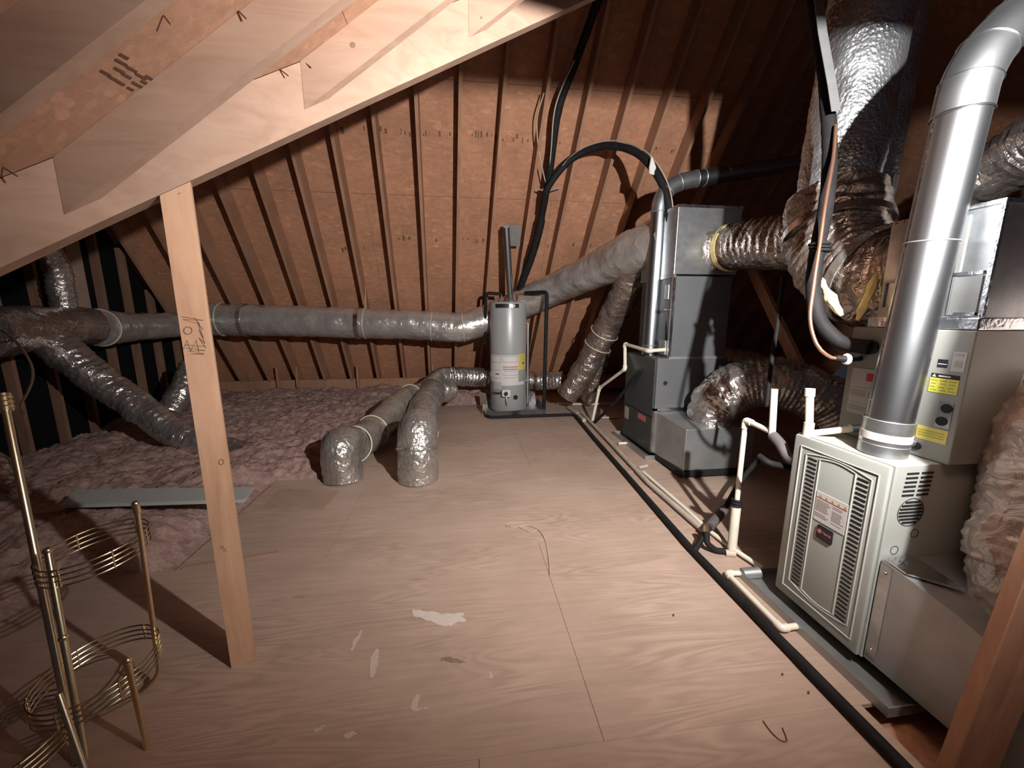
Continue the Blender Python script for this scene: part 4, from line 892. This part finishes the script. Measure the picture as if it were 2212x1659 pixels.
# ================================================================== LINE SET AT THE BACK
def ob(px, py, inn): return onp(px, py, NB, V((0, Y0, Z0))-NB*inn)
bm = BM(); sweep(bm, spline([ob(1315, -60, 0.24), ob(1285, 20, 0.24), ob(1245, 130, 0.24), ob(1207, 235, 0.24), ob(1193, 330, 0.24), ob(1182, 405, 0.24), ob(1166, 490, 0.24), ob(1150, 550, 0.24), ob(1126, 615, 0.24), ob(1118, 660, 0.22)], 0.04), lambda t: 0.042 if t < 0.62 else 0.055, 12, True, 0, 0.1, 0.004, 9)
ls = solo('line_set', bm, 'foam', 'black insulated line bundle climbing the back slope to the roof', 'cable', tuple(ob(1118, 660, 0.22)))
bm = BM(); sweep(bm, spline([ob(1175, 200, 0.2), ob(1160, 260, 0.2), ob(1165, 330, 0.22), ob(1182, 400, 0.26), ob(1190, 330, 0.27), ob(1200, 230, 0.27), ob(1240, 130, 0.27)], 0.04), 0.008, 6); part('thin_wire', bm, 'fabric_wire', ls)
bm = BM(); hoop(bm, ob(1181, 410, 0.24), (0, -0.3, 1), 0.066, 0.012, 20, 6); part('tie', bm, 'fabric_wire', ls)
bm = BM(); sweep(bm, [ob(1155, 405, 0.2), ob(1180, 415, 0.30), ob(1214, 404, 0.2)], 0.008, 6); part('tie_tail', bm, 'fabric_wire', ls)
arc_pts = [ob(1172, 455, 0.27), ob(1184, 405, 0.33), dep(1225, 352, 4.62), dep(1270, 324, 4.48), dep(1320, 315, 4.28), dep(1372, 328, 4.05), dep(1412, 365, 3.85), dep(1440, 425, 3.75), dep(1450, 510, 3.76), dep(1449, 600, 3.80), dep(1447, 680, 3.82), dep(1446, 738, 3.82)]
bm = BM(); sweep(bm, spline(arc_pts, 0.03), lambda t: 0.040, 12, True, 0, 0.1, 0.003, 9)
ac_ = solo('line_set', bm, 'foam', 'black insulated line arching over from the bundle down to the far furnace', 'cable', tuple(arc_pts[-1]))
bm = BM(); sweep(bm, spline([p+V((0.01, -0.045, 0.035)) for p in arc_pts[1:9]], 0.03), 0.006, 6); part('thin_wire', bm, 'fabric_wire', ac_)
c = dep(1409, 362, 3.80); bm = BM(); prism(bm, [c+V((-0.02, 0, 0.10)), c+V((0.03, 0, 0.0)), c+V((0.02, 0, -0.07)), c+V((-0.03, 0, -0.06)), c+V((-0.035, 0, 0.0))], (0.004, -0.012, 0)); part('plastic_tag', bm, 'label', ac_, False, 'pale plastic tag')

# ================================================================== PIPES ON THE FLOOR AND DRAINS
bp = [V((1.37, 0.30, 0.024)), V((1.37, 1.2, 0.024)), V((1.37, 2.02, 0.024)), V((1.44, 3.17, 0.024)), V((1.50, 4.2, 0.024)), V((1.575, 5.33, 0.024))]
bm = BM(); sweep(bm, fillet(bp[:-1]+[V((1.575, 5.27, 0.024)), V((0.36, 5.26, 0.024)), V((0.30, 5.34, 0.026))], 0.08), 0.022, 12, True, 0, .1, 0.002, 12)
solo('insulated_pipe', bm, 'foam', 'long black foam pipe along the plywood in front of both furnaces and the heater', 'pipe', (1.37, 0.3, 0))
gsl = [onz(1500, 1190, 0.03), onz(1535, 1135, 0.12), ony(1560, 1108, 2.22), ony(1600, 1040, 2.30), ony(1645, 985, 2.42)]
bm = BM(); sweep(bm, spline(gsl, 0.03), 0.017, 10); dg_ = solo('insulated_pipe', bm, 'foam', 'black foam pipe slanting up from the floor line beside the white drain', 'pipe', tuple(gsl[0]))
bm = BM(); sweep(bm, [gsl[1]+(gsl[2]-gsl[1])*-0.1, gsl[2]+(gsl[3]-gsl[2])*0.1], 0.030, 12); part('sleeve', bm, 'foam_grey', dg_)
def pipe(pts, r, mat, label, loc, fit=True, name='drain_pipe', rf=None):
    t = thing(name, label, 'pipe', tuple(loc))
    bm = BM(); tube(bm, pts, r, 12, rf if rf else r*1.4); part('run', bm, mat, t)
    if fit:
        for i in range(1, len(pts)-1):
            a, b, c = V(pts[i-1]), V(pts[i]), V(pts[i+1]); bm = BM(); k = r*2.3
            tube(bm, [b+(a-b).normalized()*k, b, b+(c-b).normalized()*k], r*1.28, 12, r*1.5); part('elbow_fitting', bm, mat, t)
    return t
# dusty PVC pair along the black pipe
w1 = [V((1.80, 5.93, 0.03)), V((1.555, 5.90, 0.03)), onz(1255, 890, 0.03), onz(1330, 968, 0.03), onz(1400, 1042, 0.03), onz(1520, 1146, 0.03), onz(1560, 1180, 0.03)]
pipe([w1[2], w1[3], w1[4], w1[5]], 0.021, 'pvc_dirty', 'dusty plastic drain pipe running along the floor beside the black foam pipe', w1[2], False)
pipe([onz(1390, 1020, 0.026), onz(1480, 1098, 0.026), onz(1530, 1145, 0.026), onz(1590, 1190, 0.026), onz(1648, 1228, 0.026)], 0.014, 'pvc', 'thin white drain pipe on the floor reaching the near drain pan', onz(1648, 1228, 0.0), False)
pipe([onz(1204, 870, 0.03), onz(1232, 873, 0.03), onz(1330, 873, 0.03)], 0.022, 'pvc_dirty', 'dusty plastic pipe crossing behind the far drain riser', onz(1230, 873, 0.0), False)
pipe([onz(1290, 902, 0.02), onz(1335, 902, 0.02)], 0.014, 'pvc_dirty', 'short dusty pipe stub running under the dark furnace', onz(1290, 902, 0.0), False)
pipe([onz(1228, 880, 0.03), onz(1246, 893, 0.03), onz(1262, 908, 0.03)], 0.028, 'pvc_dirty', 'dusty plastic fitting where the floor pipes join by the heater', onz(1246, 893, 0.0), True)
pipe([onz(1336, 958, 0.022), onz(1356, 957, 0.022)], 0.015, 'pvc', 'short white pipe stub by the foot of the dark furnace', onz(1340, 958, 0.0), False)
pipe([onz(1380, 1010, 0.022), onz(1398, 1006, 0.022)], 0.016, 'pvc_dirty', 'small pale pipe stub on the floor in front of the far return box', onz(1390, 1010, 0.0), False)
bm = BM(); c = onz(1352, 1016, 0); box(bm, c.x-0.05, c.x+0.07, c.y-0.05, c.y+0.04, 0.001, 0.007); solo('wood_block', bm, 'lumber', 'small wood block under the floor pipes near the far return box', 'wood block', (c.x, c.y, 0), None, False)
bm = BM(); c = onz(1500, 1163, 0); box(bm, c.x+0.03, c.x+0.12, c.y-0.04, c.y+0.05, 0.001, 0.007); solo('wood_block', bm, 'lumber', 'small wood block under the floor pipes near the white drain riser', 'wood block', (c.x, c.y, 0), None, False)
# near pan drain
pipe([onz(1606, 1238, 0.026), onz(1570, 1238, 0.026), onz(1688, 1357, 0.026), onz(1722, 1352, 0.026)], 0.014, 'pvc', 'white plastic pipe stepping along the pan edge of the near furnace', onz(1570, 1238, 0.0), True)
bm = BM(); sweep(bm, [onz(1604, 1239, 0.03), onz(1640, 1236, 0.04)], 0.030, 14); solo('pipe_coupling', bm, 'galv_dull', 'grey metal coupling where the white pipe meets the near pan', 'coupling', tuple(onz(1604, 1239, 0)))
# far drain riser
fr1 = [V((CX0-0.002, 3.60, 1.11)), onx(1400, 758, 1.86), onx(1350, 743, 1.86), onx(1350, 797, 1.80), onx(1295, 838, 1.77), onz(1280, 908, 0.05)]
pipe(fr1, 0.019, 'pvc', 'white plastic drain riser zigzagging down in front of the dark furnace', onz(1280, 908, 0.0), True)
bm = BM(); sweep(bm, [onx(1385, 800, 1.86), onx(1330, 868, 1.80), onz(1285, 912, 0.04)], 0.020, 10); solo('insulated_pipe', bm, 'foam', 'dark slanting pipe crossing the far white drain riser', 'pipe', tuple(onz(1285, 912, 0)))
# near condensate trap
tr = thing('condensate_trap', 'white plastic condensate trap with two capped risers beside the near furnace', 'pipe', tuple(V((1.612, 1.967, 0))))
XT = 1.60
base_, top_ = V((1.612, 1.965, 0.03)), V((1.60, 1.955, 0.855)); t1_, t2_ = V((1.60, 1.757, 0.842)), V((1.60, 1.553, 0.892))
bm = BM(); tube(bm, [base_, top_, t1_+V((0, 0.0, 0))], 0.0145, 14, 0.02); part('drain_riser', bm, 'pvc', tr)
bm = BM(); sweep(bm, [base_-V((0, 0, 0.02)), base_.lerp(top_, 0.36)], 0.026, 16); part('sleeve', bm, 'pvc', tr)
bm = BM()
for k in range(3): hoop(bm, base_.lerp(top_, 0.355+0.02*k), (0.02*k, 0.1, 1), 0.025, 0.008, 18, 6)
part('tape_wrap', bm, 'foam', tr)
bm = BM(); tube(bm, [top_-V((0, 0, 0.05)), top_, top_+(t1_-top_).normalized()*0.05], 0.0190, 14, 0.02); part('elbow_fitting', bm, 'pvc', tr)
bm = BM(); sweep(bm, [t1_-V((0, 0, 0.02)), V((1.60, 1.778, 1.07))], 0.0165, 14); part('capped_riser', bm, 'pvc', tr)
bm = BM(); sweep(bm, spline([t1_+V((0, -0.005, -0.015)), V((1.60, 1.70, 0.80)), V((1.60, 1.63, 0.745)), V((1.60, 1.575, 0.775)), t2_-V((0, 0, 0.03))], 0.015), 0.026, 16); part('foam_trap', bm, 'foam_grey', tr)
bm = BM(); sweep(bm, [t2_-V((0, 0, 0.035)), t2_+V((0, 0, 0.06))], 0.021, 16); part('tee_fitting', bm, 'pvc', tr)
bm = BM(); sweep(bm, [t2_+V((0, 0, 0.05)), V((1.60, 1.572, 1.085))], 0.0165, 16); part('capped_riser', bm, 'pvc', tr)
bm = BM(); sweep(bm, [V((1.60, 1.571, 1.075)), V((1.60, 1.574, 1.112))], 0.0205, 16); part('cap', bm, 'pvc', tr)
bm = BM(); sweep(bm, [t2_+V((0.01, -0.01, 0.012)), V((CXN-0.05, 1.447, 0.952))], 0.0145, 14); part('drain_arm', bm, 'pvc', tr)
bm = BM(); sweep(bm, [V((CXN-0.07, 1.456, 0.949)), V((CXN-0.002, 1.440, 0.955))], 0.0175, 14); part('union_fitting', bm, 'galv_dull', tr)
# fittings at its foot
vb_ = onz(1540, 1190, 0.02)
gvv = thing('floor_valve', 'black iron gas fittings with a brass cock at the foot of the white riser', 'valve', (vb_.x, vb_.y, 0))
bm = BM(); tube(bm, [vb_+V((0.09, -0.02, 0.0)), vb_+V((0.02, 0, 0.0)), vb_+V((-0.03, 0.02, 0.04)), vb_+V((-0.02, 0.05, 0.10))], 0.018, 12, 0.02); part('iron_fitting', bm, 'foam', gvv)
bm = BM(); sweep(bm, [vb_+V((-0.02, 0.05, 0.09)), vb_+V((-0.015, 0.06, 0.135))], 0.017, 12); part('brass_cock', bm, 'brass', gvv)
bm = BM(); sweep(bm, [vb_+V((0.07, -0.02, -0.005)), vb_+V((0.12, -0.04, -0.002))], 0.022, 12); part('pipe_cap', bm, 'pvc_dirty', gvv)
# yellow gas connector behind the furnace door edge
gp = [V((1.70, 1.63, 0.62)), V((1.655, 1.635, 0.60)), V((1.65, 1.635, 0.50)), V((1.66, 1.635, 0.43)), V((1.70, 1.625, 0.405))]
bm = BM(); sweep(bm, spline(gp, 0.01), 0.0115, 12, True, 0.003, 0.012); solo('gas_connector', bm, 'yellow2', 'short yellow flexible gas connector behind the near furnace edge', 'hose', tuple(gp[-1]))
bm = BM(); tube(bm, [dep(1640, 985, 2.0), dep(1660, 1000, 1.95), V((1.72, 1.66, 0.66))], 0.016, 10, 0.03); solo('gas_pipe', bm, 'foam', 'dark gas pipe running into the near furnace side', 'pipe', tuple(V((1.72, 1.66, 0.66))))

# ================================================================== LOOSE THINGS ON THE FLOOR
def board(name, pts, z, th, mat, label, cat):
    P = [onz(x, y, z) for x, y in pts]; bm = BM(); prism(bm, P, (0, 0, th)); bmesh.ops.bevel(bm, geom=bm.edges[:], offset=0.002, segments=1, affect='EDGES')
    return solo(name, bm, mat, label, cat, tuple(P[0]), None, False)
tbm = [onz(128, 1098, 0.19), onz(528, 1086, 0.16), onz(548, 1055, 0.16), onz(165, 1060, 0.20)]
tb = thing('trim_board', 'pale painted trim board lying across the pink insulation behind the post', 'board', tuple(tbm[0]))
bm = BM(); prism(bm, tbm, (0, 0, 0.012)); part('face', bm, 'trimwhite', tb, False)
bm = BM(); d_ = (tbm[1]-tbm[0]); nrm = V((0, 0, 1)).cross(d_).normalized(); bar(bm, tbm[0]+nrm*0.018+V((0, 0, 0.017)), tbm[1]+nrm*0.018+V((0, 0, 0.017)), 0.034, 0.014); part('bead', bm, 'trimwhite', tb, False)
board('hardboard_sheet', [(566, 1100), (700, 1101), (735, 1062), (606, 1056)], 0.002, 0.004, 'card', 'thin brown hardboard piece on the plywood left of the duct boots', 'board')
bm = BM(); bar(bm, onz(395, 1226, 0.006), onz(600, 1193, 0.006), 0.03, 0.009); solo('wood_strip', bm, 'lumber', 'thin wood strip on the floor behind the post', 'wood strip', tuple(onz(395, 1226, 0)), None, False)
bm = BM(); S = [onz(1097+0*i, 1136, 0.003) for i in range(1)]
W = [(1097, 1140), (1094, 1133), (1105, 1129), (1125, 1128), (1142, 1130), (1130, 1136), (1112, 1139), (1100, 1136), (1108, 1131), (1128, 1132), (1148, 1138), (1160, 1142), (1150, 1149), (1135, 1144), (1122, 1138), (1140, 1134), (1158, 1140), (1172, 1155), (1180, 1175), (1185, 1205), (1188, 1240)]
sweep(bm, spline([onz(x, y, 0.004+0.0015*(i % 3)) for i, (x, y) in enumerate(W)], 0.008), 0.0022, 6)
solo('thin_wire', bm, 'pvc_dirty', 'small tangle of thin grey wire lying on the bare plywood', 'wire', tuple(onz(1130, 1138, 0)))
bm = BM(); sweep(bm, spline([onz(1648, 1557, 0.003), onz(1665, 1580, 0.004), onz(1685, 1598, 0.004), onz(1700, 1600, 0.004), onz(1690, 1572, 0.003)], 0.01), 0.0018, 6)
solo('thin_wire', bm, 'rust', 'short bent brown wire on the plywood near the black pipe', 'wire', tuple(onz(1665, 1580, 0)))
# wires hanging at the far left
bm = BM(); sweep(bm, spline([dep(-30, 705, 2.4), dep(10, 718, 2.4), dep(45, 750, 2.4), dep(68, 790, 2.4), dep(70, 820, 2.4), dep(58, 850, 2.4), dep(45, 875, 2.4), dep(52, 895, 2.4)], 0.02), 0.007, 8); solo('hanging_cable', bm, 'fabric_wire', 'pale loose cable curling down beside the brass pole', 'cable', tuple(dep(52, 895, 2.4)))
bm = BM(); sweep(bm, spline([dep(-20, 745, 2.6), dep(25, 735, 2.6), dep(52, 722, 2.6)], 0.02), 0.007, 8); solo('hanging_cable', bm, 'fabric_wire', 'short pale cable end beside the dark wye at the left edge', 'cable', tuple(dep(52, 722, 2.6)))

# ================================================================== BRASS RACK
rk = thing('brass_rack', 'brass tube plant rack with round wire tiers at lower left', 'rack', tuple(V((-1.28, 1.27, 0))))
def stick(name, A, B, r, mat='brass', seg=14): 
    bm = BM(); sweep(bm, [A, B], r, seg); return part(name, bm, mat, rk)
pa = V((-1.335, 1.215, 0)); 
A0, A1 = V((-1.33, 1.20, 0.0)), dep(12, 880, 1.38)
A0 = dep(178, 1690, 1.28); A0.z = 0.0
stick('pole', A0, A1, 0.0115)
bm = BM(); d_ = (A1-A0).normalized(); sweep(bm, [A1-d_*0.015, A1+d_*0.05], 0.020, 18)
for k in range(3): hoop(bm, A1+d_*(0.0+0.018*k), d_, 0.0205, 0.003, 18, 6)
part('socket', bm, 'brass', rk)
# second tube beside the tall pole
C0, C1 = dep(185, 1640, 1.235), dep(103, 1190, 1.30); stick('side_tube', C0, C1, 0.0095)
bm = BM(); ball(bm, C1, 0.013); part('finial', bm, 'brass', rk)
bm = BM(); ball(bm, C0.lerp(C1, 0.57), 0.0135); part('joint_ball', bm, 'brass', rk)
# right post with curved foot
Bt = onz(350, 1478, 0.02); Bt.z = 0.02; B1 = V((Bt.x, Bt.y, 0)); 
dB = ray(296, 1105); kB = math.hypot(Bt.x, Bt.y)/math.hypot(dB.x, dB.y); B1 = _C+dB*kB
bm = BM(); sweep(bm, fillet([B1, Bt+V((0, 0, 0.05)), Bt+V((-0.05, -0.03, 0.0)), Bt+V((-0.14, -0.10, 0.0))], 0.07, 8), 0.0085, 14); part('post_tube', bm, 'brass', rk)
bm = BM(); sweep(bm, [B1-V((0, 0, 0.005)), B1+V((0, 0, 0.025))], 0.0115, 14); ball(bm, B1+V((0, 0, 0.03)), 0.012); part('finial', bm, 'brass', rk)
# low front post
D1 = dep(276, 1432, 1.25); D0 = V((D1.x+0.01, D1.y-0.005, 0.0)); stick('post_tube', D0, D1, 0.0085)
bm = BM(); ball(bm, D1+V((0, 0, 0.008)), 0.0125); sweep(bm, [D1-V((0, 0, 0.03)), D1], 0.011, 12); part('finial', bm, 'brass', rk)
stick('post_tube', dep(195, 1700, 1.15), dep(127, 1500, 1.18), 0.0085)
# ring tiers
def tier(c, rad, z0, n, dz, arc=(0, 2*math.pi), tilt=(-0.10, -0.06, 1)):
    for k in range(n):
        bm = BM(); hoop(bm, c+V((0, 0, z0+dz*k)), tilt, rad, 0.0030, 48, 6, arc); part('tier_ring', bm, 'brass', rk)
    for a in (0.3, 1.4, 2.6, 3.7, 4.8, 5.7):
        if arc[0] <= a <= arc[1]:
            tl = V(tilt).normalized(); o_ = V((rad*math.cos(a), rad*math.sin(a), 0)); o_.z = -(tl.x*o_.x+tl.y*o_.y)/tl.z; o_ = o_.normalized()*rad
            bm = BM(); sweep(bm, [c+o_+V((0, 0, z0-0.004)), c+o_+V((0, 0, z0+dz*(n-1)+0.004))], 0.0035, 6); part('tier_upright', bm, 'brass', rk)
c1 = dep(207, 1188, 1.43); tier(V((c1.x, c1.y, 0)), 0.150, c1.z-0.03, 4, 0.020)
c2 = dep(215, 1455, 1.36); tier(V((c2.x, c2.y, 0)), 0.165, c2.z-0.025, 4, 0.020)
c3 = dep(10, 1620, 1.25); tier(V((c3.x, c3.y, 0)), 0.165, c3.z-0.025, 4, 0.020)
